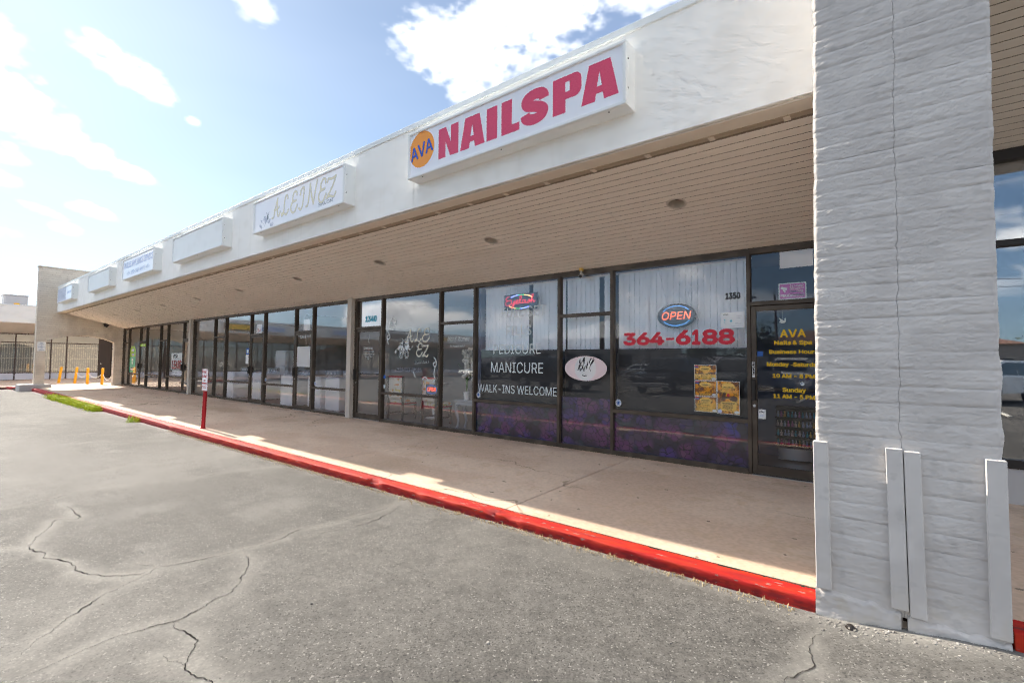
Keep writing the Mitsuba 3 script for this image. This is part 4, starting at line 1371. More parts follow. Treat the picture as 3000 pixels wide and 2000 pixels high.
# blinds: hanging slats behind the nail studio glass
def blinds(label, x0, x1, gaps):
    t = thing('vertical_blinds', label, 'blinds', None)
    obj('head_track', bx(x0, x1, .225, .265, 2.775, 2.80), 'm_white', t)
    for x in np.arange(x0 + .045, x1 - .02, .0872):
        if any(abs(x - g) < .043 for g in gaps):
            continue
        a = R.uniform(-.06, .12)
        n = 7
        uu = np.linspace(-1, 1, n)
        px = uu * .0420
        py = -.006 * (1 - uu ** 2)
        X, Y = px * math.cos(a) - py * math.sin(a) + x, px * math.sin(a) + py * math.cos(a) + .245
        sw = R.uniform(-.002, .002)
        Pq = np.stack([np.stack([X, Y, np.full(n, 2.785)], 1), np.stack([X + sw, Y + R.uniform(-.006, .006), np.full(n, 1.560 + R.uniform(-.003, .003))], 1)], 1)
        obj('slat', grid_mesh(Pq), 'm_blind', t, smooth=True)


blinds('white vertical blinds behind the pane with manicure lettering', -6.10, -4.27, [-5.02])
blinds('white vertical blinds behind the narrow pane with the pink oval', -4.24, -3.31, [-3.62])
blinds('white vertical blinds behind the pane with the red phone number', -3.29, -1.36, [])

# LED signs
def ellipse_dots(cx, cz, rx, rz, a0, a1, n, r, y):
    ms = []
    for a in np.linspace(a0, a1, n):
        s_ = trimesh.creation.icosphere(1, r)
        s_.apply_translation([cx + rx * math.cos(a), y, cz + rz * math.sin(a)])
        ms.append(s_)
    return cat(ms)


def chain(name, parent, a, b, y, r=.0025):
    obj(name, tube([(a[0], y, a[1]), (b[0], y, b[1])], r), 'm_alu', parent)


t = thing('open_sign', 'dark oval lit OPEN sign hanging on chains above the red phone number', 'lit sign')
body = affinity.scale(Point(-2.330, 2.052).buffer(1, 48), .268, .168)
obj('housing', poly_xz(body, .100, .035), 'm_led_panel', t)
obj('rim', poly_xz(body.buffer(.008).difference(body.buffer(-.006)), .097, .042), 'm_black', t)
LY = .098
obj('lettering', text('OPEN', -2.535, -2.125, 1.998, 2.112, LY - .001, shear=.18), 'm_black', t, emitter=emit(LED_RED))
obj('upper_dots', ellipse_dots(-2.33, 2.052, .215, .142, .62, 2.6, 26, .0058, LY), 'm_black', t, emitter=emit(LED_BLUE))
obj('lower_dots', ellipse_dots(-2.33, 2.052, .215, .142, .62 + math.pi, 2.6 + math.pi, 26, .0058, LY), 'm_black', t, emitter=emit(LED_BLUE))
chain('chain', t, (-2.455, 2.20), (-2.60, 2.79), .115)
chain('chain', t, (-2.195, 2.20), (-2.05, 2.79), .115)

t = thing('eyelash_sign', 'dark board with glowing pink Eyelash script hanging in the window', 'lit sign')
obj('board', bx(-5.525, -4.772, .105, .113, 2.318, 2.600), 'm_led_panel', t)
EL = [[(.14, .84), (.05, .80), (.02, .62), (.12, .55), (.20, .58)], [(.12, .55), (.03, .47), (.0, .28), (.06, .16), (.14, .2), (.20, .30)],
      [(.21, .52), (.21, .32), (.26, .28), (.31, .50)], [(.31, .50), (.29, .10), (.23, -.08), (.20, .02), (.28, .20), (.36, .32)],
      [(.36, .32), (.43, .44), (.42, .56), (.37, .50), (.37, .32), (.42, .26), (.48, .36)], [(.48, .36), (.55, .70), (.54, .86), (.50, .80), (.49, .40), (.53, .28), (.58, .34)],
      [(.67, .52), (.60, .52), (.58, .34), (.63, .28), (.68, .52)], [(.68, .52), (.67, .34), (.71, .28), (.75, .36)], [(.75, .36), (.80, .54), (.81, .36), (.78, .26), (.74, .30)], [(.81, .34), (.86, .48)],
      [(.86, .40), (.93, .80), (.92, .92), (.885, .80), (.865, .26)], [(.87, .36), (.92, .50), (.94, .40), (.94, .28), (1.0, .38)]]
eg = unary_union([LineString(spline(s_, 6) * [.68, .235] + [-5.495, 2.365]).buffer(.0052, 3) for s_ in EL])
obj('lettering', poly_xz(eg, .100, .004), 'm_black', t, emitter=emit(LED_PINK))
for nm, a0, a1, c in (('arc_green', 1.25, 1.75, LED_GREEN), ('arc_blue', 1.75, 2.35, (.15, .2, 1.1)), ('arc_orange', .55, 1.25, (.9, .35, .12)), ('arc_green', 4.35, 4.75, LED_GREEN), ('arc_blue', 4.75, 5.4, (.15, .2, 1.1)), ('arc_orange', 3.75, 4.35, (.9, .4, .12))):
    aa = np.linspace(a0, a1, 14)
    ln = LineString(np.stack([-5.148 + .30 * np.cos(aa), 2.46 + .125 * np.sin(aa)], 1)).buffer(.005, 2)
    obj(nm, poly_xz(ln, .101, .003), 'm_black', t, emitter=emit(c))
chain('chain', t, (-5.30, 2.60), (-5.18, 2.79), .11)
chain('chain', t, (-4.98, 2.60), (-5.12, 2.79), .11)

# salon window: script, scissors, phone number
VB = 'V_big'
for s_, x0, z1 in (('ALE', -8.24, 2.06), ('EZ', -7.93, 1.78)):
    pass
for ch, a, b, z0, z1 in (('A', -8.27, -8.00, 1.78, 2.05), ('L', -7.97, -7.75, 1.79, 2.06), ('E', -7.74, -7.48, 1.78, 2.06), ('E', -7.92, -7.70, 1.47, 1.75), ('Z', -7.72, -7.52, 1.46, 1.71)):
    on(VB, 'script_letter', poly_xz(pen(ch, a, b, z0, z1, .0145), GF, .001), 'm_vinyl_white')
    on(VB, 'script_inlay', poly_xz(pen(ch, a, b, z0, z1, .0075), GF - .0015, .001), 'm_gold')
on(VB, 'scissors', poly_xz(scissors(-8.32, 1.71, .62), GF - .001, .001), 'm_black')
on(VB, 'scissors_edge', poly_xz(scissors(-8.32, 1.71, .62).buffer(.010).difference(scissors(-8.32, 1.71, .62).buffer(.0005)), GF, .001), 'm_vinyl_white')
on(VB, 'flower_sketch', poly_xz(flowers(-8.34, 1.66, .34, .16, 20, .03, 9), GF, .001), 'm_vinyl_white')
on(VB, 'flower_sketch', poly_xz(flowers(-8.72, 2.22, .20, .17, 12, .02, 19), GF, .001), 'm_vinyl_white')
for pts in ([(-8.92, 2.05), (-8.85, 1.98), (-8.82, 1.90), (-8.88, 1.86), (-8.92, 1.92), (-8.87, 1.95)], [(-8.90, 1.86), (-8.89, 1.78), (-8.86, 1.75)],
            [(-7.35, 1.45), (-7.29, 1.38), (-7.28, 1.28), (-7.34, 1.26), (-7.36, 1.33), (-7.31, 1.34)], [(-7.31, 1.25), (-7.34, 1.10), (-7.31, 1.0), (-7.36, .93)], [(-7.7, .98), (-7.62, 1.03), (-7.55, 1.0), (-7.52, .95)], [(-8.0, 1.16), (-7.95, 1.05), (-7.91, 1.02)]):
    on(VB, 'scroll', poly_xz(LineString(spline(pts, 6)).buffer(.011, 3), GF, .001), 'm_vinyl_white')
on(VB, 'lettering', text('SALON', -7.965, -7.525, 1.322, 1.385, GF - .001, bold=True, rot=.05), 'm_black')
on(VB, 'lettering_edge', text('SALON', -7.958, -7.518, 1.315, 1.378, GF, bold=True, rot=.05), 'm_vinyl_white')
on(VB, 'lettering', text('520-363-7183', -8.56, -7.765, 1.145, 1.232, GF - .001, bold=True), 'm_black')
on(VB, 'lettering_edge', text('520-363-7183', -8.553, -7.758, 1.138, 1.225, GF, bold=True), 'm_outline')
on(VB, 'sticker', bx(-9.02, -8.95, GF, GF + .001, .96, 1.04), 'm_ink_blue')
on(VB, 'sticker', bx(-9.02, -8.96, GF, GF + .001, .74, .82), 'm_vinyl_white')
on('V_narrow', 'lettering', text('Men & Women', -6.95, -6.35, 1.76, 1.87, GF, shear=.3), 'm_vinyl_white')
on('V_narrow', 'lettering', text('By Appointment', -6.88, -6.48, 1.64, 1.70, GF, shear=.3), 'm_vinyl_white')
on('V_door', 'number', fat(.006, '1340', -9.770, -9.335, 2.29, 2.425, GF, bold=True), 'm_cyan')
for s_, a, b, z0, z1 in (('Salon Hours', -9.78, -9.42, 1.635, 1.70), ('Tues-Fri 9:00 - 6:00', -9.80, -9.38, 1.565, 1.60), ('Saturday by appointment', -9.80, -9.36, 1.50, 1.535), ('Sunday Closed', -9.73, -9.44, 1.445, 1.475), ('Mon', -9.63, -9.55, 1.395, 1.425)):
    on('V_door', 'lettering', text(s_, a, b, z0, z1, DY), 'm_vinyl_white')
on('V_door', 'scroll', poly_xz(LineString(spline([(-9.58, 2.0), (-9.56, 1.93), (-9.60, 1.85), (-9.57, 1.78)], 6)).buffer(.006), DY, .001), 'm_vinyl_white')
t = thing('paper_sheet', 'pale sheet behind the glass above the salon door, bearing number 1340', 'sheet')
obj('sheet', bx(-9.96, -9.14, .075, .077, 2.19, 2.78), 'm_blind', t)

# appliance shop glass
t = thing('paper_sheet', 'big blank sheet taped inside the door beneath 1346 B', 'sheet')
obj('sheet', bx(-12.98, -12.25, .045, .047, 1.18, 1.74), 'm_paper', t)
on('C_door2', 'number', text('1346 B', -12.77, -12.46, 1.965, 2.05, DY, bold=True), 'm_vinyl_white')
t = thing('paper_sheet', 'white card standing in the transom above the door numbered 1346 B', 'sheet')
obj('sheet', bx(-12.68, -12.335, .07, .074, 2.185, 2.49), 'm_paper', t)
t = thing('paper_sheet', 'white card with small number in the transom above the far appliance shop door', 'sheet')
obj('sheet', bx(-15.55, -15.20, .07, .074, 2.185, 2.47), 'm_paper', t)
obj('number', text('1346 A', -15.50, -15.25, 2.24, 2.33, .0685, bold=True), 'm_ink_red', t)
on('C_washer', 'sticker', bx(-16.19, -16.0, GF, GF + .001, 1.53, 1.73), 'm_ink_blue')
on('C_washer', 'sticker_print', bx(-16.16, -16.03, GF - .001, GF, 1.57, 1.68), 'm_vinyl_white')
on('C_washer', 'sticker', bx(-16.22, -16.02, GF, GF + .001, 1.23, 1.52), 'm_paper')
t = thing('lease_sign', 'white FOR LEASE sign with slanted red black lettering in the window', 'sign')
obj('panel', bx(-23.24, -21.93, .064, .068, .915, 1.60), 'm_paper', t)
for ch, a in (('F', -22.98), ('O', -22.83), ('R', -22.65)):
    obj('letter', fat(.01, ch, a, a + .14, 1.40, 1.54, .0625, bold=True), 'm_black', t)
for k, ch in enumerate('LEASE'):
    a = -23.14 + .222 * k
    obj('letter', fat(.014, ch, a, a + .17, .97, 1.30, .0620, bold=True, shear=.12), 'm_ink_red', t)
    obj('letter_shade', fat(.014, ch, a + .03, a + .20, .95, 1.28, .0635, bold=True, shear=.12), 'm_black', t)
obj('phone_strip', bx(-23.1, -22.0, .064, .068, .72, .90), 'm_paper', t)
obj('phone_print', text('520 364 3100', -23.05, -22.05, .765, .85, .0625, bold=True), 'm_grey_ink', t)
t = thing('tall_banner', 'tall green window banner with rounded top near the arched wall', 'banner')
obj('panel', poly_xz(unary_union([sbox(-29.12, 1.5, -28.28, 1.80), sbox(-29.0, 1.6, -28.40, 1.92)]).buffer(.05), .064, .004), 'm_lime', t)
obj('lower_panel', bx(-29.16, -28.24, .0645, .068, .70, 1.45), 'm_mint', t)
obj('print', cat([bx(a, b, .061, .063, z, z + h) for a, b, z, h in ((-28.9, -28.5, 1.72, .1), (-28.85, -28.45, 1.50, .1), (-28.82, -28.6, 1.25, .12), (-28.8, -28.62, 1.1, .1))]), 'm_vinyl_white', t)
obj('print_box', bx(-29.02, -28.40, .061, .063, .78, .92), 'm_wing_frame', t)
obj('print', bx(-28.98, -28.44, .0595, .0605, .81, .89), 'm_vinyl_white', t)
t = thing('lime_placard', 'bright lime placard at the top of the far door', 'placard')
obj('panel', bx(-27.34, -26.54, .02, .024, 1.93, 2.04), 'm_lime', t)
obj('lettering', text('OPEN', -27.2, -26.7, 1.955, 2.015, .0185, bold=True), 'm_vinyl_white', t)

# ------------------------------------------------------------------ small fittings
t = thing('security_camera', 'small white bullet security camera under the soffit above the pink oval pane', 'camera')
obj('base', cyl((-3.80, -.06, 2.885), (-3.80, -.06, 2.845), .035, 16), 'm_parchment', t)
obj('arm', cyl((-3.80, -.06, 2.85), (-3.80, -.075, 2.79), .012), 'm_white', t)
obj('body', cyl((-3.81, -.03, 2.785), (-3.75, -.17, 2.735), .030, 18), 'm_white', t, smooth=40)
obj('lens', cyl((-3.7497, -.1705, 2.7348), (-3.747, -.177, 2.7325), .026, 18), 'm_black', t)
t = thing('security_camera', 'black dome security camera at the far end of the soffit by the arched wall', 'camera')
dm = trimesh.creation.icosphere(2, .10)
dm.apply_translation([-30.02, -.72, 2.99])
obj('dome', dm, 'm_black', t, smooth=True)
obj('base', cyl((-30.02, -.72, 3.07), (-30.02, -.72, 3.0), .11, 18), 'm_bronze_dark', t)

t = thing('fire_lane_sign', 'white FIRE LANE notice on a slim red post at the kerb', 'sign')
px_, py_ = -11.02, -2.9
obj('post', cyl((px_, py_, -.06), (px_ + .045, py_ + .01, 1.10), .037, 16), 'm_post_red', t, smooth=40)
obj('base', cyl((px_, py_, -.06), (px_, py_, -.038), .05, 16), 'm_post_red', t, smooth=40)
sx0, sx1, syf = -11.05, -10.76, py_ - .036
obj('panel', cb(sx0, sx1, syf - .004, syf, .722, 1.165, .0015), 'm_paper', t)
fr = sbox(sx0 + .006, .728, sx1 - .006, 1.159)
obj('border', poly_xz(fr.difference(fr.buffer(-.006)), syf - .0052, .001), 'm_ink_red', t)
for s_, a, b, z0, z1 in (('FIRE', .09, .80, 1.075, 1.13), ('LANE', .08, .84, .99, 1.045), ('NO', .33, .60, .915, .95), ('PARKING', .06, .88, .855, .892), ('VIOLATORS WILL BE', .10, .85, .805, .82), ('TOWED AWAY', .15, .80, .775, .79)):
    obj('lettering', text(s_, sx0 + a * .29, sx0 + b * .29, z0, z1, syf - .0055, bold=True), 'm_ink_red', t)

t = thing('column_notice', 'white notice board on the arched wall column at far left', 'notice')
obj('panel', cb(-30.198, -30.18, -3.075, -2.80, 1.665, 2.085, .002), 'm_paper', t)
obj('lines', cat([bx(-30.1795, -30.1785, a, b, z, z + .035) for a, b, z in ((-2.97, -2.90, 2.02), (-3.01, -2.86, 1.955), (-2.97, -2.90, 1.89), (-3.05, -2.83, 1.83), (-2.97, -2.90, 1.77), (-3.02, -2.85, 1.70))]), 'm_outline', t)

BOL = [(-34.97, -1.616, .09, .02), (-33.79, -1.16, .08, -.05), (-32.32, -.913, .0, .01), (-31.27, -.54, .015, 0)]
WB = ['leaning yellow bollard beyond the arch, nearest the column', 'leaning yellow bollard beyond the arch, second from the column', 'upright yellow bollard beyond the arch, third from the column', 'tallest yellow bollard beyond the arch, nearest the doorway wall']
tops = []
for (x, y, lx, ly), w in zip(BOL, WB):
    t = thing('bollard', w, 'bollard', 'yellow bollards beyond the arch')
    top = (x + ly, y + lx, .85)
    tops.append((x + ly * .75, y + lx * .75, .62))
    obj('pipe', cyl((x, y, .0), top, .058, 18), 'm_yellow_paint', t, smooth=40)
    cp = trimesh.creation.icosphere(2, .058)
    cp.apply_scale([1, 1, .5])
    cp.apply_translation(top)
    obj('cap', cp, 'm_yellow_paint', t, smooth=True)
ends_ = tops[1:] + [(-30.6, -.33, .45)]
WC = ['pale slack chain between the second and third bollards', 'pale slack chain between the third and fourth bollards', 'pale slack chain from the fourth bollard to the doorway wall']
for k in range(3):
    a, b = np.array(ends_[k]), np.array(ends_[k + 1])
    tt = np.linspace(0, 1, 15)[:, None]
    pts = a + (b - a) * tt - np.array([0, 0, .26]) * (4 * tt * (1 - tt))
    single('barrier_chain', tube(pts, .017, 6), 'm_chain', WC[k], 'chain', 'chains between the bollards')

# grass tuft along the far kerb, dry litter and pebbles
def blades(n, xf, yf, hf, wf, seed):
    rg = np.random.default_rng(seed)
    x, y, h = xf(rg, n), yf(rg, n), hf(rg, n)
    a, l = rg.uniform(0, 6.283, n), rg.uniform(.1, .9, n)
    z = zasph(x, y) - .005
    dx, dy, w = np.cos(a), np.sin(a), wf * rg.uniform(.6, 1.3, n)
    p0 = np.stack([x - dy * w, y + dx * w, z], 1)
    p1 = np.stack([x + dy * w, y - dx * w, z], 1)
    m = np.stack([x + dx * h * l * .35, y + dy * h * l * .35, z + h * .6], 1)
    m0, m1 = m + np.stack([-dy * w, dx * w, w * 0], 1) * .7, m - np.stack([-dy * w, dx * w, w * 0], 1) * .7
    tp = np.stack([x + dx * h * l, y + dy * h * l, z + h * (1 - .25 * l)], 1)
    v = np.stack([p0, p1, m0, m1, tp], 1).reshape(-1, 3)
    f = np.array([[0, 1, 3], [0, 3, 2], [2, 3, 4]])
    return trimesh.Trimesh(v, (f[None] + 5 * np.arange(n)[:, None, None]).reshape(-1, 3), process=False)


gr = blades(6500, lambda r, n: np.concatenate([r.normal(-22.6, 1.0, n // 3), r.uniform(-24.6, -17.6, n - n // 3 - 60), r.normal(-14.2, .12, 60)]), lambda r, n: -3.205 - np.abs(r.normal(0, .10, n)), lambda r, n: r.uniform(.06, .22, n), .008, 5)
labels[obj('grass', gr, 'm_grass', kind='stuff')].update(label='bright green grass strip growing along the far kerb', category='grass')
dry = blades(2600, lambda r, n: r.uniform(-12, -.45, n), lambda r, n: -3.205 - np.abs(r.normal(0, .04, n)), lambda r, n: r.uniform(.010, .040, n), .004, 8)
labels[obj('dry_grass', dry, 'm_dry', kind='stuff')].update(label='dry straw coloured litter in the gutter along the red kerb', category='dry grass')


def pebbles(n, pos, size, seed):
    rg = np.random.default_rng(seed)
    base = trimesh.creation.icosphere(1, 1.0)
    bv, bf = np.array(base.vertices), np.array(base.faces)
    V, Fc = [], []
    for i in range(n):
        x, y = pos(rg)
        s = size * rg.uniform(.4, 1.6) ** 1.5
        v = bv * (1 + .35 * (rg.random(len(bv))[:, None] - .5)) * s * np.array([rg.uniform(.8, 1.4), rg.uniform(.8, 1.4), .7])
        a = rg.uniform(0, 6.28)
        v = v @ np.array([[math.cos(a), -math.sin(a), 0], [math.sin(a), math.cos(a), 0], [0, 0, 1]])
        V.append(v + [x, y, float(zasph(x, y)) + s * .3])
        Fc.append(bf + i * len(bv))
    return trimesh.Trimesh(np.vstack(V), np.vstack(Fc), process=False)


pb = cat(pebbles(280, lambda r: (r.normal(.05, .35), -3.24 - abs(r.normal(0, .06))), .0038, 3), pebbles(260, lambda r: (r.uniform(-9, -.4), -3.215 - abs(r.normal(0, .05))), .0034, 4),
         pebbles(140, lambda r: (r.uniform(-8, .6), r.uniform(-6.2, -3.3)), .0042, 6))
labels[obj('pebbles', pb, 'm_pebble', kind='stuff')].update(label='small stones and crumbled asphalt scattered at the pillar foot and kerb', category='pebbles')
pk = pebbles(1, lambda r: (-2.86, -5.08), .012, 12)
single('dark_stone', pk, 'm_black', 'single small black stone lying on the asphalt in the foreground', 'stone')
st_ = pebbles(1, lambda r: (-.175, -3.30), .014, 13)
single('dark_stone', st_, 'm_bronze_dark', 'small dark stone at the foot of the white pillar', 'stone')

# ------------------------------------------------------------------ things inside the shops
def chair(label, x, y, a):
    t = thing('salon_chair', label, 'chair')
    g = lambda m: rotz(m, a, x, y, float(zs(x)))
    obj('seat', g(cb(-.23, .23, -.22, .22, .40, .48, .02)), 'm_floral', t)
    obj('backrest', g(turn(cb(-.21, .21, -.03, .03, .0, .50, .02), trimesh.transformations.translation_matrix([0, .245, .50]))), 'm_floral', t)
    for sx in (-1, 1):
        obj('back_post', g(cat(cb(sx * .235 - .02, sx * .235 + .02, .215, .265, 0, 1.02, .006))), 'm_wood_dark', t)
        obj('leg', g(cb(sx * .215 - .02, sx * .215 + .02, -.22, -.18, 0, .41, .005)), 'm_wood_dark', t)
        obj('stretcher', g(cb(sx * .215 - .012, sx * .215 + .012, -.2, .22, .14, .17, .004)), 'm_wood_dark', t)
    obj('top_rail', g(cb(-.235, .235, .225, .262, .995, 1.03, .006)), 'm_ink_red', t)
    obj('seat_rail', g(cb(-.235, .235, -.225, .225, .37, .402, .005)), 'm_ink_red', t)


chair('salon chair with flowered upholstery behind the glass, left of the two', -9.02, .62, math.pi + .1)
chair('salon chair with flowered upholstery behind the small lit OPEN sign', -7.83, .62, math.pi - .05)
t = thing('small_open_sign', 'small square lit OPEN sign standing on the salon window rail', 'lit sign')
obj('board', cb(-7.61, -7.255, .075, .095, .668, .885, .004), 'm_led_panel', t)
obj('lettering', text('OPEN', -7.56, -7.305, .735, .822, .0735, bold=True, shear=.2), 'm_black', t, emitter=emit((.25, .028, .016)))
aa = np.linspace(0, 2 * math.pi, 40)
obj('ring', poly_xz(LineString(np.stack([-7.432 + .155 * np.cos(aa), .777 + .085 * np.sin(aa)], 1)).buffer(.004, 2), .0735, .001), 'm_black', t, emitter=emit((.012, .03, .12)))
t = thing('console_table', 'grey console table with curved legs behind the narrow salon pane', 'table')
zf = float(zs(-6.7))
obj('top', cb(-7.03, -6.24, .30, .66, .545, .58, .008), 'm_table_grey', t)
obj('apron', cb(-6.98, -6.28, .33, .63, .47, .545, .008), 'm_table_grey', t)
for x, y in ((-6.93, .36), (-6.93, .60), (-6.33, .36), (-6.33, .60)):
    s = -1 if x < -6.6 else 1
    cur = spline([(x + s * .02, .50), (x + s * .055, .42), (x + s * .03, .28), (x - s * .01, .14), (x + s * .03, zf)], 5)
    rad = np.interp(np.linspace(0, 1, len(cur)), [0, .2, .8, 1], [.05, .045, .02, .03])
    obj('leg', cat([cyl((cur[i, 0], y, cur[i, 1]), (cur[i + 1, 0], y, cur[i + 1, 1]), rad[i], 10, rad[i + 1]) for i in range(len(cur) - 1)]), 'm_table_grey', t, smooth=40)
t = thing('flower_pot', 'white pot with white blossoms and thin leaves on the grey console table', 'potted plant')
pot = revolve(np.array([[0, 0], [.052, 0], [.068, .15], [.074, .155], [.074, .165], [.062, .16], [.06, .14], [0, .14]]), sections=24)
pot.apply_translation([-6.75, .42, .58])
obj('pot', pot, 'm_pot', t, smooth=40)
fr_ = random.Random(4)
stems, petals, leaves = [], [], []
for k in range(26):
    a, r_ = fr_.uniform(0, 6.28), fr_.uniform(.02, .30)
    tx, tz = -6.66 + .36 * (fr_.random() - .35), 1.10 + .48 * fr_.random()
    ty = .42 + .22 * (fr_.random() - .5)
    c = spline([(-6.75, .42, .73), (-6.73, .42, .95), (tx, ty, tz)], 5)
    stems.append(tube([tuple(q) for q in c], .0035, 5))
    for j in range(7):
        q = np.array([tx, ty, tz]) + np.array([fr_.gauss(0, .04), fr_.gauss(0, .04), fr_.gauss(0, .05)])
        for p_ in range(5):
            b = p_ * 1.257 + fr_.random()
            m = trimesh.creation.icosphere(1, .020)
            m.apply_scale([1, .45, .8])
            m.apply_transform(trimesh.transformations.rotation_matrix(b, [0, 1, 0]))
            m.apply_translation(q + .022 * np.array([math.cos(b), fr_.uniform(-.4, .4), math.sin(b)]))
            petals.append(m)
for k in range(16):
    a = fr_.uniform(-.6, .9)
    L_ = fr_.uniform(.6, .95)
    c = spline([(-6.75, .42, .73), (-6.75 + .10 * a, .42, .73 + .5 * L_), (-6.75 + .45 * a, .42 + fr_.uniform(-.1, .1), .73 + .85 * L_)], 6)
    P = np.stack([c - [.007, 0, 0], c + [.007, .0, 0]], 1)
    leaves.append(grid_mesh(P))
obj('stems', cat(stems), 'm_leaf', t)
obj('blossoms', cat(petals), 'm_petal', t, kind='stuff', smooth=True)
obj('leaves', cat(leaves), 'm_leaf', t, kind='stuff')
t = thing('reception_stand', 'pale round pedestal stand between the two salon chairs', 'stand')
obj('top', cyl((-8.55, 1.2, .80), (-8.55, 1.2, .84), .32, 28), 'm_pot', t)
obj('column', cyl((-8.55, 1.2, .05), (-8.55, 1.2, .80), .06, 18), 'm_pot', t)
obj('foot', cyl((-8.55, 1.2, .0), (-8.55, 1.2, .06), .22, 28, .10), 'm_pot', t)


def washer(label, x, y, w=.68, d=.66, h=.90, panel=True, rot=0.0):
    t = thing('washing_machine', label, 'appliance')
    z = float(zs(x)) - .002
    g = lambda m: rotz(m, rot, x, y, z)
    obj('body', g(cb(-w / 2, w / 2, -d / 2, d / 2, .02, h, .012)), 'm_appliance', t)
    obj('lid', g(cb(-w / 2 + .05, w / 2 - .05, -d / 2 + .03, d / 2 - .16, h, h + .014, .005)), 'm_appliance', t)
    obj('seam', g(bx(-w / 2 - .001, w / 2 + .001, -d / 2 - .001, d / 2, h * .66, h * .666)), 'm_outline', t)
    if panel:
        pn = cb(-w / 2, w / 2, d / 2 - .13, d / 2 - .03, h, h + .17, .01)
        obj('control_panel', g(pn), 'm_grey_ink', t)
        obj('dial', g(cat([cyl((dx, d / 2 - .13, h + .09), (dx, d / 2 - .155, h + .09), .03, 16) for dx in (-.18, .0, .2)])), 'm_appliance', t)
    obj('toe_kick', g(bx(-w / 2 + .02, w / 2 - .02, -d / 2 + .02, d / 2 - .02, 0, .02)), 'm_black', t)


washer('white washer with dark control panel behind the pane left of the far shop door', -18.05, .62)
washer('white washer right of the far shop door, half hidden by its frame', -16.75, .95, panel=True)
washer('white dryer behind the frame left of the door marked 1346 B', -14.0, .62)
washer('white dryer with grey control panel behind the pane right of door 1346 B', -12.55, .68)
washer('white dryer standing second from the beige post inside the appliance shop', -11.75, .75)
t = thing('refrigerator', 'tall white refrigerator deep in the appliance shop', 'appliance')
obj('body', cb(-17.15, -16.42, 1.5, 2.2, .0, 1.70, .015), 'm_appliance', t)
obj('upper_door', cb(-17.14, -16.43, 1.44, 1.50, 1.18, 1.69, .015), 'm_appliance', t)
obj('lower_door', cb(-17.14, -16.43, 1.44, 1.50, .06, 1.16, .015), 'm_appliance', t)
obj('handle', cat(cb(-17.10, -17.07, 1.40, 1.445, 1.22, 1.50, .006), cb(-17.10, -17.07, 1.40, 1.445, .70, 1.10, .006)), 'm_alu', t)
t = thing('cooking_range', 'steel coloured range with dark backguard deep in the appliance shop', 'appliance')
obj('body', cb(-11.30, -10.60, 1.0, 1.6, 0, .90, .012), 'm_alu', t)
obj('backguard', cb(-11.30, -10.60, 1.54, 1.6, .90, 1.16, .01), 'm_bronze_dark', t)
obj('oven_door', cb(-11.25, -10.65, .97, 1.0, .25, .75, .01), 'm_bronze_dark', t)
obj('handle', cyl((-11.2, .94, .78), (-10.7, .94, .78), .012), 'm_alu', t)
# rack of polish bottles inside the nail studio, seen through the door
t = thing('polish_rack', 'dark wall rack with rows of small polish bottles inside the nail studio', 'rack')
obj('back', bx(-1.30, -.30, 1.56, 1.58, .12, .74), 'm_wing_dark', t)
for z in (.14, .28, .42, .56, .70):
    obj('shelf', cb(-1.30, -.30, 1.46, 1.56, z, z + .018, .004), 'm_bronze_dark', t)
pc = [('m_magenta', .3), ('m_cyan', .2), ('m_vinyl_pink', .2), ('m_parchment', .15), ('m_pale_blue', .15)]
bot = revolve(np.array([[0, 0], [.016, 0], [.017, .04], [.008, .05], [.008, .085], [0, .085]]), sections=10)
k = 0
for z in (.158, .298, .438, .578):
    for x in np.arange(-1.27, -.32, .047):
        m = bot.copy()
        m.apply_translation([x + fr_.uniform(-.004, .004), 1.50, z])
        obj('bottle', m, fr_.choice(pc)[0], t)
        k += 1
obj('night_wall', bx(-2.3, .4, 1.60, 1.70, -.04, 2.9), 'm_wall_dark', B)
t = thing('reception_desk', 'pale curved reception desk base inside the nail studio doorway', 'desk')
dp = [(-1.1 + .9 * math.cos(a), 1.9 - .75 * math.sin(a)) for a in np.linspace(.25, 1.7, 16)]
obj('front', grid_mesh(np.stack([np.array([(x, y, .0) for x, y in dp]), np.array([(x, y, .16) for x, y in dp])], 1)), 'm_alu', t, smooth=True)
obj('top', extrude_polygon(Polygon(dp + [(-1.1, 1.9)]), .02, engine='earcut'), 'm_wall_night', t)
t = thing('dove_charm', 'small white dove charm hanging on a string inside the glass door', 'ornament')
obj('body', poly_xz(unary_union([affinity.scale(Point(-.985, 1.905).buffer(.03), 1.1, .6), Polygon([(-1.0, 1.91), (-1.03, 1.96), (-.975, 1.92)]), Polygon([(-.97, 1.91), (-.955, 1.955), (-.945, 1.90)])]), .09, .008), 'm_petal', t)
obj('string', tube([(-.985, .094, 1.92), (-.985, .094, 2.04)], .0015), 'm_alu', t)

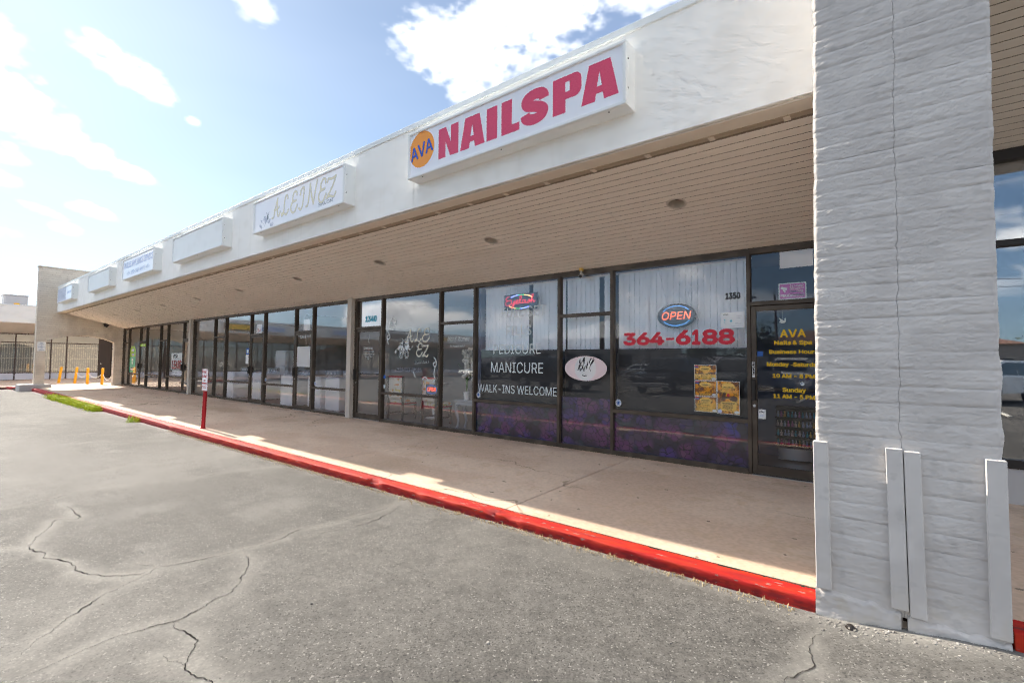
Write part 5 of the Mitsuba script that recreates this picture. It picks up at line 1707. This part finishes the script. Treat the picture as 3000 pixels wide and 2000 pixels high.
# ------------------------------------------------------------------ the car park and what the glass mirrors from it
def vehicle(kind, label, cat_, x, y, ang, paint):
    t = thing(kind, label, cat_)
    z = -.14
    A = {'sport_utility_vehicle': dict(L=4.9, W=1.95, body=[(-2.42, .42), (-2.45, .95), (-2.36, 1.08), (1.0, 1.10), (2.25, .98), (2.42, .80), (2.44, .42)], cab=[(-2.36, 1.06), (-2.18, 1.74), (-1.9, 1.80), (.25, 1.80), (.55, 1.74), (1.22, 1.08)], wr=.38, wx=1.45),
         'pickup_truck': dict(L=5.7, W=2.0, body=[(-2.85, .50), (-2.88, 1.08), (-.75, 1.12), (1.25, 1.12), (2.65, 1.06), (2.84, .85), (2.86, .48)], cab=[(-.90, 1.10), (-.72, 1.80), (-.5, 1.85), (.55, 1.85), (.8, 1.78), (1.5, 1.10)], wr=.40, wx=1.8),
         'sedan': dict(L=4.7, W=1.82, body=[(-2.32, .32), (-2.36, .82), (-2.2, .95), (1.1, .92), (2.15, .80), (2.34, .60), (2.34, .30)], cab=[(-1.85, .93), (-1.15, 1.36), (-.8, 1.43), (.2, 1.43), (.5, 1.38), (1.3, .91)], wr=.33, wx=1.4)}[kind]

    def ext(poly, w, inset=0.0):
        m = extrude_polygon(Polygon(poly).buffer(-.06).buffer(.06), w, engine='earcut')
        v = np.array(m.vertices)
        Y = v[:, 2] - w / 2
        if inset:
            zz = v[:, 1]
            s_ = 1 - inset * (zz - zz.min()) / (zz.max() - zz.min())
            Y = Y * s_
        return trimesh.Trimesh(np.stack([v[:, 0], -Y, v[:, 1]], 1), m.faces, process=False)

    g = lambda m: rotz(m, ang, x, y, z)
    W = A['W']
    body = ext(A['body'], W)
    for sx in (-1, 1):
        c = trimesh.creation.cylinder(A['wr'] + .06, W * 1.2, sections=28)
        c.apply_transform(trimesh.transformations.rotation_matrix(math.pi / 2, [1, 0, 0]))
        c.apply_translation([sx * A['wx'], 0, A['wr']])
        body = trimesh.boolean.difference([body, c], engine='manifold', check_volume=False)
    obj('body', g(body), paint, t, smooth=25)
    obj('cabin', g(ext(A['cab'], W - .10, .18)), paint, t, smooth=25)
    cabp = Polygon(A['cab'])
    gl = cabp.buffer(-.10)
    b0 = gl.bounds
    mid = sbox(b0[0] + (b0[2] - b0[0]) * .52, 0, b0[0] + (b0[2] - b0[0]) * .56, 3)
    side = gl.difference(mid)
    for k, sg in enumerate(getattr(side, 'geoms', [side])):
        m = extrude_polygon(sg, .02, engine='earcut')
        v = np.array(m.vertices)
        zz = v[:, 1]
        half = (W - .10) / 2 * (1 - .18 * (zz - A['cab'][0][1]) / (1.84 - A['cab'][0][1] if kind != 'sedan' else .5)) + .006
        for s_ in (-1, 1):
            obj('side_window', g(trimesh.Trimesh(np.stack([v[:, 0], s_ * (half + v[:, 2] - .01), v[:, 1]], 1), m.faces, process=False)), 'm_car_glass', t)
    for nm, i, j in (('rear_window', 0, 1), ('windscreen', -1, -2)):
        (xa, za), (xb, zb) = A['cab'][i], A['cab'][j]
        d_ = -1 if i == 0 else 1
        q = np.array([[xa + (xb - xa) * .14, za + (zb - za) * .14], [xa + (xb - xa) * .90, za + (zb - za) * .90]])
        hw = [(W - .1) / 2 * .90, (W - .1) / 2 * .78]
        P = np.array([[[q[0, 0] + d_ * .03, -hw[0], q[0, 1]], [q[0, 0] + d_ * .03, hw[0], q[0, 1]]], [[q[1, 0] + d_ * .03, -hw[1], q[1, 1]], [q[1, 0] + d_ * .03, hw[1], q[1, 1]]]])
        obj(nm, g(grid_mesh(P)), 'm_car_glass', t)
    for sx in (-1, 1):
        for sy in (-1, 1):
            w_ = key_of(t + '__wheel')
            tyre = cyl((sx * A['wx'], sy * (W / 2 - .22), A['wr']), (sx * A['wx'], sy * (W / 2 - .01), A['wr']), A['wr'], 28)
            rim = cyl((sx * A['wx'], sy * (W / 2 - .02), A['wr']), (sx * A['wx'], sy * (W / 2 + .002), A['wr']), A['wr'] * .62, 20)
            obj('tyre', g(tyre), 'm_tyre', w_, smooth=40)
            obj('rim', g(rim), 'm_alu', w_)
    fx, rx = max(p[0] for p in A['body']), min(p[0] for p in A['body'])
    zl = A['body'][4][1] - .18
    for sy in (-1, 1):
        obj('headlight', g(cb(fx - .14, fx + .012, sy * (W / 2 - .42) - .18, sy * (W / 2 - .42) + .24 * sy * sy, zl - .08, zl + .06, .02)), 'm_alu', t)
        obj('tail_light', g(cb(rx - .012, rx + .08, sy * (W / 2 - .14) - .09, sy * (W / 2 - .14) + .09, .72, .98, .015)), 'm_lamp_red', t)
    obj('front_bumper', g(cb(fx - .08, fx + .06, -W / 2 + .05, W / 2 - .05, .34, .56, .03)), 'm_alu' if kind != 'sedan' else paint, t)
    obj('rear_bumper', g(cb(rx - .07, rx + .06, -W / 2 + .05, W / 2 - .05, .36, .58, .03)), 'm_alu' if kind == 'pickup_truck' else paint, t)
    obj('number_plate', g(cb(rx - .085, rx - .06, -.16, .16, .62, .76, .004)), 'm_white', t)


HP = math.pi / 2
vehicle('sport_utility_vehicle', 'black sport utility vehicle parked nose out, mirrored left of the flyers', 'car', -8.6, -17.5, HP + .05, 'm_car_black')
vehicle('sport_utility_vehicle', 'black sport utility vehicle parked sideways, mirrored in the narrow salon pane', 'car', -14.2, -15.2, 0.15, 'm_car_black')
vehicle('pickup_truck', 'grey pickup truck mirrored behind the flyers in the nail studio glass', 'truck', -5.4, -19.0, HP + .25, 'm_car_grey')
vehicle('sedan', 'silver sedan parked far out, mirrored above the black vehicle', 'car', -16.5, -34, .25, 'm_car_silver')
vehicle('sport_utility_vehicle', 'white sport utility vehicle mirrored in the nail studio door', 'car', -3.3, -22.5, -HP + .1, 'm_car_white')
vehicle('sport_utility_vehicle', 'white sport utility vehicle mirrored in the window right of the pillar', 'car', 3.4, -22.0, HP + .5, 'm_car_white')
vehicle('sedan', 'dark sedan parked near the far wing, mirrored in the appliance shop glass', 'car', -27, -24, HP, 'm_car_grey')

for i, (x, y, h) in enumerate(((-22, -48, 9.5), (-9, -52, 9.5), (4, -46, 9.5), (-38, -58, 9.5))):
    t = thing('utility_pole', ['tall wooden utility pole far across the lot, mirrored left of the door', 'tall wooden utility pole far across the lot, mirrored beside the phone number', 'tall wooden utility pole far across the lot, mirrored right of the pillar', 'tall wooden utility pole far across the lot, mirrored in the salon glass'][i], 'pole')
    obj('shaft', cyl((x, y, -.2), (x, y, h), .14, 12, .10), 'm_bark', t)
    obj('cross_arm', cb(x - 1.1, x + 1.1, y - .06, y + .06, h - 1.0, h - .86, .01), 'm_bark', t)
for zz, w in ((8.62, 'upper'), (8.0, 'lower')):
    pts = []
    for (xa, ya), (xb, yb) in zip(((-60, -64), (-38, -58), (-22, -48), (-9, -52), (4, -46)), ((-38, -58), (-22, -48), (-9, -52), (4, -46), (30, -50))):
        for s_ in np.linspace(0, 1, 8)[:-1]:
            pts.append((xa + (xb - xa) * s_, ya + (yb - ya) * s_, zz - 1.6 * s_ * (1 - s_)))
    single('overhead_cable', tube(pts, .02, 4), 'm_black', f'{w} overhead cable strung between the utility poles', 'cable')
for i, (x, y) in enumerate(((-2.2, -24.5), (-7.5, -30.0))):
    t = thing('lot_lamp', ['slim pale lamp post mirrored through the door lettering', 'slim pale lamp post mirrored behind the OPEN sign'][i], 'lamp post')
    obj('footing', cyl((x, y, -.2), (x, y, .55), .28, 18), 'm_concrete', t)
    obj('shaft', cyl((x, y, .5), (x, y, 6.2), .07, 12), 'm_alu', t)
    obj('arm', cb(x - .5, x + .5, y - .04, y + .04, 6.16, 6.22, .01), 'm_alu', t)
    obj('head', cat(cb(x - .75, x - .35, y - .14, y + .14, 6.10, 6.22, .02), cb(x + .35, x + .75, y - .14, y + .14, 6.10, 6.22, .02)), 'm_bronze_dark', t)


def far_house(label, x0, x1, y0, y1, h, rh, wall, roof):
    t = thing('far_building', label, 'building')
    obj('wall', bx(x0, x1, y0, y1, -.3, h), wall, t)
    c = ((x0 + x1) / 2, (y0 + y1) / 2)
    w = min(x1 - x0, y1 - y0) * .5
    v = [[x0 - .5, y0 - .5, h], [x1 + .5, y0 - .5, h], [x1 + .5, y1 + .5, h], [x0 - .5, y1 + .5, h], [x0 + w, c[1], h + rh], [x1 - w, c[1], h + rh]]
    obj('roof', trimesh.convex.convex_hull(np.array(v)), roof, t)
    n = max(3, int((x1 - x0) / 4))
    for i in range(n):
        xx = x0 + (i + .5) * (x1 - x0) / n
        obj('window', cb(xx - .9, xx + .9, y1 - .02, y1 + .05, .9, min(h - .6, 2.5), .02), 'm_car_glass', t)


far_house('hip roofed pale shop across the lot, mirrored above the manicure lettering', -40, -24, -66, -50, 4.6, 3.2, 'm_farwall', 'm_cabinet')
far_house('long brown shop with low tiled roof far across the lot', -18, 14, -96, -80, 4.4, 2.6, 'm_farwall', 'm_tile_roof')
far_house('beige house beyond the lot, mirrored right of the white pillar', 16, 32, -70, -58, 3.6, 2.2, 'm_farwall', 'm_tile_roof')


def tree(label, x, y, h, r, seed):
    t = thing('far_tree', label, 'tree')
    rg = np.random.default_rng(seed)
    obj('trunk', cat(cyl((x, y, -.3), (x + .1, y, h * .5), .18, 10, .10), cyl((x + .1, y, h * .45), (x + r * .4, y + .2, h * .75), .09, 8, .04), cyl((x + .1, y, h * .45), (x - r * .4, y - .2, h * .78), .09, 8, .04)), 'm_bark', t)
    n = 1500
    cl = rg.normal(0, .42, (14, 3)) * [r, r, r * .7] + [x, y, h * .72]
    p = cl[rg.integers(0, 14, n)] + rg.normal(0, .24, (n, 3)) * r * .9
    a = rg.normal(0, 1, (n, 3))
    a /= np.linalg.norm(a, axis=1, keepdims=True)
    b = np.cross(a, rg.normal(0, 1, (n, 3)))
    b /= np.linalg.norm(b, axis=1, keepdims=True)
    s_ = rg.uniform(.10, .22, (n, 1)) * (r / 2) ** .5
    v = np.stack([p - a * s_, p + b * s_ * .7, p + a * s_, p - b * s_ * .7], 1).reshape(-1, 3)
    f = np.array([[0, 1, 2], [0, 2, 3]])
    obj('crown', trimesh.Trimesh(v, (f[None] + 4 * np.arange(n)[:, None, None]).reshape(-1, 3), process=False), 'm_foliage', t)


TL = ['bushy tree left of the utility poles across the lot', 'broad tree behind the lamp posts across the lot', 'round tree mirrored low in the nail studio door', 'tree beside the brown shop across the lot', 'tall tree mirrored right of the white pillar', 'small tree in front of the beige house across the lot', 'tree between the pale shop and the poles']
for i, (x, y, h, r_) in enumerate(((-30, -74, 6, 2.6), (-13, -62, 5.4, 3.0), (-4, -58, 4.6, 2.4), (2, -70, 6.2, 3.0), (12, -54, 5.6, 2.2), (20, -50, 4.2, 1.8), (-19, -58, 4.4, 2.0))):
    tree(TL[i], x, y, h, r_, 60 + i)
hx = np.linspace(-2600, 2600, 220)
hz = 14 + 95 * np.clip(meshkit.fbm(np.stack([hx * .0016, hx * 0, hx * 0], 1), 5, 3) - .28, 0, 1)
Ph = np.stack([np.stack([hx, hx * 0 - 2300, hx * 0 - 5], 1), np.stack([hx, hx * 0 - 2500, hz * .55], 1), np.stack([hx, hx * 0 - 2750, hz], 1), np.stack([hx, hx * 0 - 3000, hx * 0 - 5], 1)], 1)
struct('hills', grid_mesh(Ph), 'm_hill', smooth=True)
